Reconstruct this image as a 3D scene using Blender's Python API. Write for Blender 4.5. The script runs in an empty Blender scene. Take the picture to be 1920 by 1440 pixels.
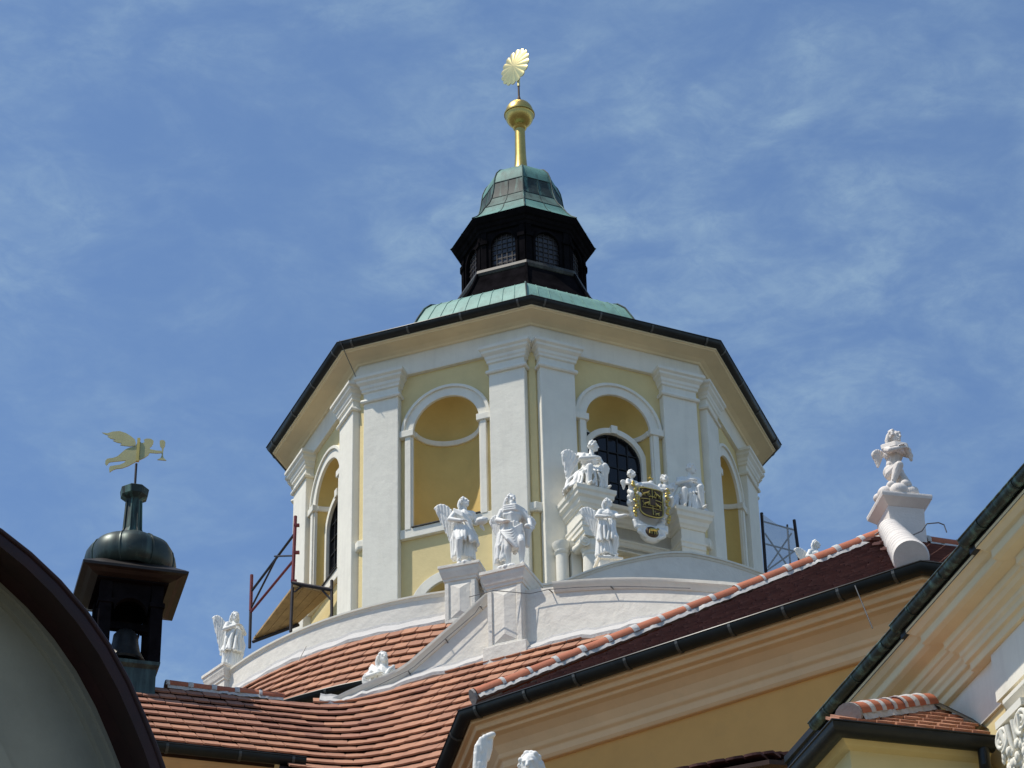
import bpy, bmesh, math, random
from mathutils import Vector, Matrix, Euler, noise

random.seed(7)
scene = bpy.context.scene
col = scene.collection
R = math.radians
PI = math.pi

# ------------------------------------------------------------------ camera
FPX, PITCH, ROLL = 5500.0, R(34.153), R(1.4)
FWD = Vector((0, math.cos(PITCH), math.sin(PITCH)))
RGT = Vector((1, 0, 0))
UPV = RGT.cross(FWD)
camd = bpy.data.cameras.new('camera')
camd.sensor_width = 36.0
camd.lens = FPX / 1920 * 36
camd.clip_start, camd.clip_end = 0.5, 5000
cam = bpy.data.objects.new('camera', camd)
cxv = RGT * math.cos(ROLL) - UPV * math.sin(ROLL)
cyv = RGT * math.sin(ROLL) + UPV * math.cos(ROLL)
cam.matrix_world = Matrix((cxv, cyv, -FWD)).transposed().to_4x4()
col.objects.link(cam)
scene.camera = cam

# ------------------------------------------------------------------ light
SUN_AZ, SUN_EL = R(74), R(61.5)           # azimuth: to the left of the direction tower -> viewer
to_sun = Vector((-math.sin(SUN_AZ) * math.cos(SUN_EL), -math.cos(SUN_AZ) * math.cos(SUN_EL), math.sin(SUN_EL)))
sund = bpy.data.lights.new('sun', 'SUN')
sund.energy, sund.angle, sund.color = 4.8, R(0.53), (1.0, 0.94, 0.84)
sun = bpy.data.objects.new('sun', sund)
sun.rotation_euler = to_sun.to_track_quat('Z', 'Y').to_euler()
sun.location = (-40, -10, 70)
col.objects.link(sun)

world = bpy.data.worlds.new('World')
scene.world = world
world.use_nodes = True
wn, wl = world.node_tree.nodes, world.node_tree.links
bg = wn['Background']
sky = wn.new('ShaderNodeTexSky')
sky.sky_type = 'NISHITA'
sky.sun_disc = False
sky.sun_elevation = SUN_EL
sky.sun_rotation = math.atan2(to_sun.x, to_sun.y) % (2 * PI)
sky.altitude, sky.air_density, sky.dust_density, sky.ozone_density = 200, 1.0, 0.0, 7.0
tc = wn.new('ShaderNodeTexCoord')
def wnoise(scale, rot, sc, detail, rough, dist):
    mp = wn.new('ShaderNodeMapping'); mp.inputs['Rotation'].default_value = rot; mp.inputs['Scale'].default_value = sc
    wl.new(tc.outputs['Generated'], mp.inputs['Vector'])
    nz = wn.new('ShaderNodeTexNoise'); nz.inputs['Scale'].default_value = scale; nz.inputs['Detail'].default_value = detail
    nz.inputs['Roughness'].default_value = rough; nz.inputs['Distortion'].default_value = dist
    wl.new(mp.outputs[0], nz.inputs['Vector'])
    return nz.outputs['Fac']
def wmath(op, a, b):
    m = wn.new('ShaderNodeMath'); m.operation = op
    for i, q in enumerate((a, b)):
        if isinstance(q, (int, float)): m.inputs[i].default_value = q
        else: wl.new(q, m.inputs[i])
    return m.outputs[0]
def wramp(x, a, b, lo=0.0, hi=1.0):
    m = wn.new('ShaderNodeMapRange'); m.interpolation_type = 'SMOOTHSTEP'
    m.inputs['From Min'].default_value = a; m.inputs['From Max'].default_value = b
    m.inputs['To Min'].default_value = lo; m.inputs['To Max'].default_value = hi
    wl.new(x, m.inputs['Value'])
    return m.outputs[0]
streak = wnoise(19.0, (0.0, R(-32), R(8)), (1.0, 1.0, 2.3), 9, 0.60, 0.4)
fine = wnoise(58.0, (0.0, R(28), 0.0), (1.0, 1.0, 2.0), 7, 0.68, 0.5)
patch = wnoise(8.5, (0.3, 0.2, 0.0), (1.0, 1.0, 1.4), 5, 0.55, 0.3)
cl = wmath('MULTIPLY', wramp(streak, 0.30, 0.74), wramp(patch, 0.18, 0.66))
cl = wmath('MULTIPLY', cl, wramp(fine, 0.25, 0.72, 0.35, 1.2))
cl = wmath('ADD', wmath('MULTIPLY', cl, 0.33), 0.06)
mixc = wn.new('ShaderNodeMix'); mixc.data_type = 'RGBA'; mixc.clamp_factor = True
wl.new(cl, mixc.inputs['Factor'])
wl.new(sky.outputs[0], mixc.inputs['A'])
mixc.inputs['B'].default_value = (3.4, 4.6, 5.0, 1)
wl.new(mixc.outputs['Result'], bg.inputs['Color'])
bg.inputs['Strength'].default_value = 0.15
vs = scene.view_settings
vs.view_transform = 'Standard'; vs.look = 'None'; vs.exposure = 0.0; vs.gamma = 1.0
vs.use_curve_mapping = False
scene.render.engine = 'CYCLES'
scene.cycles.max_bounces = 8
scene.cycles.diffuse_bounces = 5

# ------------------------------------------------------------------ survey helpers (photo pixel of 1920x1440 -> point at a chosen plane)
def ray(px, py):
    dx, dy = px - 960, 720 - py
    a = dx * math.cos(ROLL) + dy * math.sin(ROLL)
    b = -dx * math.sin(ROLL) + dy * math.cos(ROLL)
    return FWD * FPX + RGT * a + UPV * b
def on_z(px, py, z):
    d = ray(px, py); return d * (z / d.z)
def on_Y(px, py, Y):
    d = ray(px, py); return d * (Y / d.y)
def on_plane(px, py, n, p0):
    d = ray(px, py); n = Vector(n); return d * (n.dot(Vector(p0)) / n.dot(d))
def to_px(p):
    w = p.dot(FWD); a = p.dot(RGT) / w * FPX; b = p.dot(UPV) / w * FPX
    return (960 + a * math.cos(ROLL) - b * math.sin(ROLL), 720 - (a * math.sin(ROLL) + b * math.cos(ROLL)))
GROUND = -1.6
AX, AY, D0 = 0.2, 44.78, R(2.0)          # tower axis and its turn
def polar(r, deg, z):                     # about the tower axis; 0 = towards the viewer, + to the right
    a = R(deg); return Vector((AX + r * math.sin(a), AY - r * math.cos(a), z))
def on_cyl(px, py, r):
    d = ray(px, py); a = d.x**2 + d.y**2; b = -2 * (d.x * AX + d.y * AY); c = AX**2 + AY**2 - r * r
    return d * ((-b - math.sqrt(max(b * b - 4 * a * c, 0))) / 2 / a)

# ------------------------------------------------------------------ materials
MATS = {}
def material(name, base, rough=0.85, metal=0.0, var=0.12, scale=3.0, bump=0.0, bscale=40.0, tint=None, streaks=0.0,
             island=0.0, grime=0.0, spec=0.35, grime_col=(0.12, 0.1, 0.08)):
    m = bpy.data.materials.new(name); m.use_nodes = True
    N, L = m.node_tree.nodes, m.node_tree.links
    b = N['Principled BSDF']
    b.inputs['Roughness'].default_value = rough; b.inputs['Metallic'].default_value = metal
    b.inputs['Specular IOR Level'].default_value = spec
    t = N.new('ShaderNodeTexCoord'); g = N.new('ShaderNodeNewGeometry')
    def nz(sc, vec=None, detail=6, rgh=0.6, stretch=None):
        q = N.new('ShaderNodeTexNoise'); q.inputs['Scale'].default_value = sc; q.inputs['Detail'].default_value = detail
        q.inputs['Roughness'].default_value = rgh
        if stretch:
            mp = N.new('ShaderNodeMapping'); mp.inputs['Scale'].default_value = stretch
            L.new(g.outputs['Position'], mp.inputs['Vector']); L.new(mp.outputs[0], q.inputs['Vector'])
        else: L.new(g.outputs['Position'], q.inputs['Vector'])
        return q.outputs['Fac']
    def rng(x, a, bb, lo, hi):
        q = N.new('ShaderNodeMapRange'); q.inputs['From Min'].default_value = a; q.inputs['From Max'].default_value = bb
        q.inputs['To Min'].default_value = lo; q.inputs['To Max'].default_value = hi; L.new(x, q.inputs['Value']); return q.outputs[0]
    def mix(f, A, B, mode='MIX'):
        q = N.new('ShaderNodeMix'); q.data_type = 'RGBA'; q.blend_type = mode
        for k, v in (('Factor', f), ('A', A), ('B', B)):
            if isinstance(v, (int, float)): q.inputs[k].default_value = v
            elif isinstance(v, tuple): q.inputs[k].default_value = (*v, 1)
            else: L.new(v, q.inputs[k])
        return q.outputs['Result']
    lo = tuple(c * (1 - var) for c in base); hi = tuple(min(1, c * (1 + var)) for c in base)
    c = mix(rng(nz(scale), 0.3, 0.7, 0, 1), lo, hi)
    if tint:
        c = mix(rng(nz(scale * 0.45, detail=4), 0.45, 0.7, 0, tint[3]), c, tint[:3])
    if island:
        oi = N.new('ShaderNodeObjectInfo')
        ad = N.new('ShaderNodeMath'); ad.operation = 'ADD'; L.new(oi.outputs['Random'], ad.inputs[0]); L.new(g.outputs['Random Per Island'], ad.inputs[1])
        fr = N.new('ShaderNodeMath'); fr.operation = 'FRACT'; L.new(ad.outputs[0], fr.inputs[0])
        ram = N.new('ShaderNodeValToRGB')
        e = ram.color_ramp.elements
        e[0].position, e[0].color = 0.0, (1 - island, 1 - island, 1 - island * 0.9, 1)
        e[1].position, e[1].color = 1.0, (1 + island * 0.55, 1 + island * 0.75, 1 + island * 0.7, 1)
        L.new(fr.outputs[0], ram.inputs[0])
        c = mix(1.0, c, ram.outputs[0], 'MULTIPLY')
    if streaks:
        s = nz(1.0, stretch=(9, 9, 0.7), detail=5)
        c = mix(rng(s, 0.5, 0.68, 0, streaks), c, grime_col)
    if grime:
        c = mix(rng(nz(scale * 1.9, detail=9, rgh=0.7), 0.56, 0.75, 0, grime), c, grime_col)
    L.new(c, b.inputs['Base Color'])
    if bump:
        bp = N.new('ShaderNodeBump'); bp.inputs['Strength'].default_value = bump; bp.inputs['Distance'].default_value = 0.02
        L.new(nz(bscale, detail=5), bp.inputs['Height']); L.new(bp.outputs[0], b.inputs['Normal'])
    MATS[name] = m
    return m
material('white_plaster', (0.77, 0.735, 0.635), 0.9, var=0.05, scale=2.2, bump=0.30, bscale=9, grime=0.10, streaks=0.12, grime_col=(0.44, 0.40, 0.34))
material('rough_white', (0.75, 0.70, 0.615), 0.92, var=0.07, scale=3.5, bump=0.75, bscale=7, grime=0.22, grime_col=(0.40, 0.36, 0.33))
material('lime_mortar', (0.52, 0.50, 0.475), 0.95, var=0.06, scale=6, bump=0.5, bscale=22, grime=0.2, grime_col=(0.4, 0.36, 0.32))
material('cream_plaster', (0.79, 0.66, 0.43), 0.9, var=0.06, scale=2.0, bump=0.2, bscale=10, grime=0.12, grime_col=(0.40, 0.33, 0.22))
material('yellow_plaster', (0.70, 0.57, 0.29), 0.9, var=0.07, scale=1.6, bump=0.30, bscale=8, grime=0.10, grime_col=(0.36, 0.27, 0.12))
material('ochre_plaster', (0.70, 0.37, 0.115), 0.9, var=0.09, scale=0.9, bump=0.25, bscale=8, grime=0.15, grime_col=(0.30, 0.21, 0.10))
material('peach_plaster', (0.83, 0.54, 0.30), 0.9, var=0.06, scale=1.5, bump=0.2, bscale=10, grime=0.15, grime_col=(0.40, 0.30, 0.2))
material('gutter_metal', (0.020, 0.022, 0.022), 0.42, metal=0.3, var=0.3, scale=3, grime=0.25, grime_col=(0.06, 0.07, 0.06))
material('bracket_metal', (0.10, 0.10, 0.095), 0.5, metal=0.4, var=0.3, scale=8)
material('copper_patina', (0.17, 0.315, 0.265), 0.62, var=0.18, scale=2.5, streaks=0.40, grime=0.25, grime_col=(0.07, 0.12, 0.10), bump=0.1, bscale=6)
material('copper_dark', (0.032, 0.045, 0.042), 0.6, var=0.4, scale=3.0, streaks=0.85, grime=0.3, spec=0.2, grime_col=(0.11, 0.22, 0.19))
material('copper_aged', (0.030, 0.042, 0.037), 0.42, metal=0.35, var=0.35, scale=3.5, streaks=0.6, grime_col=(0.075, 0.115, 0.10))
material('copper_verdigris', (0.030, 0.045, 0.042), 0.45, metal=0.2, var=0.35, scale=4, streaks=0.75, grime=0.75, grime_col=(0.14,0.25,0.22))
material('copper_dull', (0.105, 0.225, 0.195), 0.6, var=0.25, scale=3, streaks=0.55, grime=0.3, spec=0.25, grime_col=(0.045, 0.07, 0.062))
material('copper_streaked', (0.085, 0.135, 0.118), 0.65, var=0.4, scale=3.5, streaks=0.7, grime=0.3, spec=0.2, grime_col=(0.045, 0.06, 0.055))
material('copper_brown', (0.022, 0.016, 0.013), 0.5, metal=0.2, var=0.3, scale=4, grime=0.3, grime_col=(0.05,0.07,0.06))
material('vane_gold', (0.42, 0.38, 0.19), 0.45, metal=0.55, var=0.08, scale=5)
material('black_wood', (0.008, 0.007, 0.008), 1.0, spec=0.0, var=0.4, scale=5, streaks=0.1, grime_col=(0.012, 0.013, 0.012))
material('dark_lead', (0.030, 0.027, 0.022), 0.55, var=0.35, scale=4, streaks=0.5, grime_col=(0.11, 0.11, 0.09))
material('brown_wood', (0.10, 0.065, 0.045), 0.7, var=0.3, scale=6, streaks=0.3, grime_col=(0.04, 0.03, 0.02))
material('gilding', (0.58, 0.42, 0.13), 0.38, metal=1.0, var=0.12, scale=5, bump=0.06, bscale=12)
material('pale_gilding', (0.80, 0.66, 0.30), 0.36, metal=0.9, var=0.08, scale=5, bump=0.08, bscale=14)
material('statue_white', (0.76, 0.745, 0.70), 0.6, var=0.04, scale=7, bump=0.18, bscale=30, grime=0.14, grime_col=(0.50, 0.49, 0.48))
material('statue_cream', (0.68, 0.62, 0.565), 0.7, var=0.05, scale=7, bump=0.22, bscale=30, grime=0.15, grime_col=(0.5, 0.45, 0.42))
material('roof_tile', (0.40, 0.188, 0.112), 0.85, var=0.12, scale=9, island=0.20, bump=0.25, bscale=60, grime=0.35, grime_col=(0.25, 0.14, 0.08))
material('roof_tile_shaded', (0.33, 0.150, 0.096), 0.85, var=0.14, scale=9, island=0.22, bump=0.25, bscale=60, grime=0.2, grime_col=(0.22, 0.12, 0.07))  # roof tile colour darkened to carry the left slope's weaker sun
material('roof_tile_butt_shade', (0.115, 0.045, 0.035), 0.85, var=0.2, scale=9, island=0.25, grime=0.2, grime_col=(0.2, 0.12, 0.08))  # tile colour taken down to maroon, holding the shade of the butt ends
material('ridge_tile', (0.42, 0.13, 0.065), 0.75, var=0.12, scale=6, island=0.12, bump=0.15, bscale=40, grime=0.15, grime_col=(0.5, 0.32, 0.24))
material('roof_felt', (0.045, 0.025, 0.02), 0.95, var=0.3)
material('window_glass', (0.008, 0.008, 0.010), 0.10, var=0.3, scale=3, spec=0.4)
material('lattice_glass', (0.030, 0.026, 0.030), 0.35, var=0.4, scale=12, spec=0.5)
material('window_bar', (0.012, 0.012, 0.013), 0.6, var=0.2)
material('lattice_bar', (0.045, 0.038, 0.036), 0.6, var=0.3)
material('red_steel', (0.16, 0.025, 0.030), 0.5, metal=0.2, var=0.3, scale=8, grime=0.3, grime_col=(0.05, 0.03, 0.03))
material('dark_steel', (0.035, 0.030, 0.034), 0.55, metal=0.4, var=0.3, scale=8)
material('plank_wood', (0.40, 0.27, 0.13), 0.85, var=0.22, scale=3, streaks=0.3, grime=0.3, grime_col=(0.17, 0.11, 0.06))
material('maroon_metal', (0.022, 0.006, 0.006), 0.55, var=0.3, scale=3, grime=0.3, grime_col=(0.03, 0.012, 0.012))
material('bell_bronze', (0.035, 0.033, 0.030), 0.5, metal=0.6, var=0.3, scale=6)
material('shield_brown', (0.075, 0.045, 0.022), 0.45, var=0.3, scale=12)
material('shade_grey_stucco', (0.29, 0.285, 0.235), 0.9, var=0.1, scale=1.5, bump=0.3, bscale=8, grime=0.2, grime_col=(0.15,0.15,0.13))  # gable plaster greyed down, so part of its shade is in the colour
material('niche_shade_yellow', (0.60, 0.43, 0.15), 0.9, var=0.08, scale=1.6, bump=0.3, bscale=8, grime=0.15, grime_col=(0.33, 0.23, 0.09))  # wall yellow deepened, niche shade put into the colour
material('wire', (0.16, 0.155, 0.15), 0.5, metal=0.6, var=0.2)
material('paving', (0.085, 0.08, 0.065), 0.9, var=0.15, scale=0.6, bump=0.2, bscale=12, grime=0.2)
mn = bpy.data.materials.new('dust_netting'); mn.use_nodes = True
_b = mn.node_tree.nodes['Principled BSDF']; _b.inputs['Base Color'].default_value = (0.50, 0.53, 0.56, 1); _b.inputs['Alpha'].default_value = 0.55; _b.inputs['Roughness'].default_value = 0.9
MATS['dust_netting'] = mn

# ------------------------------------------------------------------ mesh helpers
def link(name, me, mat, parent=None):
    if mat and not me.materials: me.materials.append(MATS[mat])
    o = bpy.data.objects.new(name, me); col.objects.link(o)
    if parent: o.parent = parent
    return o
def empty(name, loc, label, cat, group=None, rz=0.0):
    o = bpy.data.objects.new(name, None); col.objects.link(o)
    o.location = loc; o.rotation_euler = (0, 0, rz); o.empty_display_size = 0.2
    return tag(o, label, cat, group)
def tag(o, label, cat, group=None):
    o['label'] = label; o['category'] = cat
    if group: o['group'] = group
    return o
class MB:
    def __init__(s): s.v, s.f = [], []
    def add(s, vs, fs):
        n = len(s.v); s.v += [tuple(q) for q in vs]; s.f += [[i + n for i in q] for q in fs]; return s
    def box(s, a, b):
        x0, y0, z0 = a; x1, y1, z1 = b
        return s.add([(x0,y0,z0),(x1,y0,z0),(x1,y1,z0),(x0,y1,z0),(x0,y0,z1),(x1,y0,z1),(x1,y1,z1),(x0,y1,z1)],
                     [(0,3,2,1),(4,5,6,7),(0,1,5,4),(1,2,6,5),(2,3,7,6),(3,0,4,7)])
    def grid(s, P, closeu=False, closev=False):
        nu, nv = len(P), len(P[0]); vs = [q for row in P for q in row]; fs = []
        for i in range(nu if closeu else nu - 1):
            for j in range(nv if closev else nv - 1):
                a, b = i, (i + 1) % nu; c, d = j, (j + 1) % nv
                fs.append((a*nv+c, b*nv+c, b*nv+d, a*nv+d))
        return s.add(vs, fs)
    def tube(s, pts, r, n=8, cap=True):
        pts = [Vector(q) for q in pts]; rows = []
        rs = r if isinstance(r, (list, tuple)) else [r] * len(pts)
        ref = None
        for i, p in enumerate(pts):
            t = (pts[min(i+1, len(pts)-1)] - pts[max(i-1, 0)]).normalized()
            if ref is None: ref = t.orthogonal().normalized()
            ref = (ref - t * ref.dot(t)).normalized(); b = t.cross(ref)
            rows.append([p + (ref * math.cos(2*PI*k/n) + b * math.sin(2*PI*k/n)) * rs[i] for k in range(n)])
        k0 = len(s.v); s.grid(rows, closev=True)
        if cap:
            s.f.append([k0 + i for i in range(n)][::-1]); s.f.append([k0 + (len(pts)-1)*n + i for i in range(n)])
        return s
    def lathe(s, prof, n=24, c=(0,0), rot=0.0, cap=True):
        rows = [[(c[0] + r*math.sin(rot+2*PI*k/n), c[1] - r*math.cos(rot+2*PI*k/n), z) for k in range(n)] for r, z in prof]
        k0 = len(s.v); s.grid(rows, closev=True)
        if cap:
            s.f.append([k0 + i for i in range(n)][::-1]); s.f.append([k0 + (len(prof)-1)*n + i for i in range(n)])
        return s
    def sweep(s, prof, path, closed=False, zoff=None, loop=False, cap=True):
        """prof: (outwards, z) points; outwards = right-hand side of travel along the plan path; mitred corners"""
        n = len(path); P2 = [Vector((q[0], q[1])) for q in path]; rows = []
        for i in range(n):
            if closed: a, b = P2[i-1], P2[(i+1) % n]
            else: a, b = P2[max(i-1, 0)], P2[min(i+1, n-1)]
            d1 = (P2[i] - a) if (closed or i > 0) else (b - P2[i])
            d2 = (b - P2[i]) if (closed or i < n-1) else (P2[i] - a)
            d1.normalize(); d2.normalize()
            n1, n2 = Vector((d1.y, -d1.x)), Vector((d2.y, -d2.x))
            m = n1 + n2; m = m / max(m.dot(n1), 0.25) if m.length > 1e-6 else n1
            z = zoff[i] if zoff else 0.0
            rows.append([(P2[i].x + m.x*o, P2[i].y + m.y*o, zz + z) for o, zz in prof])
        k0 = len(s.v); s.grid(rows, closeu=closed, closev=loop)
        if cap and not closed and loop:
            m_ = len(prof); s.f.append([k0 + i for i in range(m_)]); s.f.append([k0 + (n-1)*m_ + i for i in range(m_)][::-1])
        return s
    def poly(s, pts, thick):
        """closed plan polygon or any planar polygon pts extruded by vector thick"""
        pts = [Vector(q) for q in pts]; t = Vector(thick); n = len(pts)
        return s.add(pts + [q + t for q in pts], [list(range(n))[::-1], list(range(n, 2*n))] + [(i, (i+1) % n, n+(i+1) % n, n+i) for i in range(n)])
    def mesh(s, name, smooth=False, angle=35):
        me = bpy.data.meshes.new(name); me.from_pydata(s.v, [], s.f)
        bm = bmesh.new(); bm.from_mesh(me); bmesh.ops.recalc_face_normals(bm, faces=bm.faces); bm.to_mesh(me); bm.free()
        if smooth:
            me.shade_smooth(); me.set_sharp_from_angle(angle=R(angle))
        return me
    def build(s, name, mat, parent=None, smooth=False, angle=35, bevel=0):
        o = link(name, s.mesh(name, smooth, angle), mat, parent)
        if bevel:
            b = o.modifiers.new('edge', 'BEVEL'); b.width = bevel; b.segments = 2; b.limit_method = 'ANGLE'; b.angle_limit = R(40)
        return o
def copy(o, parent, rz=0.0):
    c = o.copy(); col.objects.link(c); c.parent = parent; c.rotation_euler = (0, 0, rz); return c
def copy_part(o, parent, rz):               # a part and its sub-parts
    c = copy(o, parent, rz)
    for ch in o.children:
        d = ch.copy(); col.objects.link(d); d.parent = c
    return c

# ================================================================== SETTING: ground
g = MB().add([(-900,-900,GROUND),(900,-900,GROUND),(900,900,GROUND),(-900,900,GROUND)], [(0,1,2,3)]).build('ground', 'paving')
g['kind'] = 'structure'

# ================================================================== THE DRUM TOWER
tower = empty('church_tower', (AX, AY, 0), 'yellow and white octagonal church drum with dark gutter and green copper roof', 'tower', rz=D0)
AW, AP = 3.75, 3.90                          # apothem of the wall and of the pilaster faces
T8 = math.tan(PI / 8)
def oct_path(ap): return [(ap/math.cos(PI/8)*math.sin(PI/4*k), -ap/math.cos(PI/8)*math.cos(PI/4*k)) for k in range(8)]
def arc(r, zc, n=20, a0=0.0, a1=PI): return [(r*math.cos(a0+(a1-a0)*i/n), zc + r*math.sin(a0+(a1-a0)*i/n)) for i in range(n+1)]
Z0, ZT = 20.6, 28.40
NR, NZ0, NZS, ND = 0.60, 25.27, 27.15, 0.52   # niche: half width, floor, springing, depth
LR, LZS = 0.50, 23.66                        # lower blind arch
def wall_panel():
    m = MB(); y = -AW; h = AW * T8
    def q(u0, z0, u1, z1): m.add([(u0,y,z0),(u1,y,z0),(u1,y,z1),(u0,y,z1)], [(0,1,2,3)])
    q(-h, Z0, -NR, ZT); q(NR, Z0, h, ZT)
    def arch(r, zs, W, top):
        A = arc(r, zs, 20)
        B = [(max(-W, min(W, W*math.cos(t)*1.5)), top) for t in [PI*i/20 for i in range(21)]]
        m.add([(u,y,z) for u,z in A] + [(u,y,z) for u,z in B], [(i,i+1,22+i,21+i) for i in range(20)])
        m.add([(r,y,zs),(W,y,zs),(W,y,top)],[(0,1,2)]) if W > r else None
        m.add([(-r,y,zs),(-W,y,zs),(-W,y,top)],[(0,2,1)]) if W > r else None
    arch(NR, NZS, NR, ZT)
    q(-NR, 24.5, NR, NZ0)
    arch(LR, LZS, NR, 24.5); q(-NR, Z0, -LR, LZS); q(LR, Z0, NR, LZS)
    # reveal depth of the lower arch
    pts = [(LR, Z0)] + arc(LR, LZS, 16) + [(-LR, Z0)]
    m.grid([[(u,y,z) for u,z in pts], [(u,y+0.28,z) for u,z in pts]])
    m.add([(u,y+0.28,z) for u,z in pts], [list(range(len(pts)))])
    return m.mesh('wall', True, 40)
def niche_mesh():
    m = MB(); y = -AW; n = 20
    th = [PI*i/n for i in range(n+1)]
    m.grid([[(NR*math.cos(t), y+ND*math.sin(t), z) for t in th] for z in (NZ0, 26.2, NZS)])
    m.grid([[(NR*math.cos(t)*math.cos(f), y+ND*math.sin(t)*math.cos(f), NZS+NR*math.sin(f)) for t in th] for f in [PI/2*k/8 for k in range(9)]])
    m.add([(NR*math.cos(t), y+ND*math.sin(t), NZ0) for t in th], [list(range(n+1))])
    return m.mesh('niche', True, 50)
def ring_arch(r0, r1, zs, y0, y1, n=20, legs=None, r_in_depth=None):
    """flat arch band between radii r0<r1, from depth y0 (front) to y1"""
    m = MB(); A, B = arc(r0, zs, n), arc(r1, zs, n)
    if legs is not None: A = [(r0, legs)] + A + [(-r0, legs)]; B = [(r1, legs)] + B + [(-r1, legs)]
    k = len(A)
    m.grid([[(u,y1,z) for u,z in A],[(u,y0,z) for u,z in A],[(u,y0,z) for u,z in B],[(u,y1,z) for u,z in B]])
    m.add([(*q_,) for q_ in [(A[0][0],y0,A[0][1]),(B[0][0],y0,B[0][1]),(B[0][0],y1,B[0][1]),(A[0][0],y1,A[0][1])]],[(0,1,2,3)])
    m.add([(*q_,) for q_ in [(A[-1][0],y0,A[-1][1]),(B[-1][0],y0,B[-1][1]),(B[-1][0],y1,B[-1][1]),(A[-1][0],y1,A[-1][1])]],[(3,2,1,0)])
    return m
def stepped(path, prof, mat, name, parent, bevel=0):
    return MB().sweep(prof, path, loop=True).build(name, mat, parent, bevel=bevel)
F0 = R(22.5)                                  # local turn of the first face right of the front corner
me_wall, me_niche = wall_panel(), niche_mesh()
CAP = [(-0.02,27.90),(0.035,27.90),(0.05,27.93),(0.035,27.97),(0.0,27.99),(0.0,28.10),(0.03,28.12),(0.03,28.16),(0.05,28.19),
       (0.055,28.24),(0.10,28.29),(0.10,28.33),(0.135,28.36),(0.135,28.415),(-0.02,28.415)]
protos = {}
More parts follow.
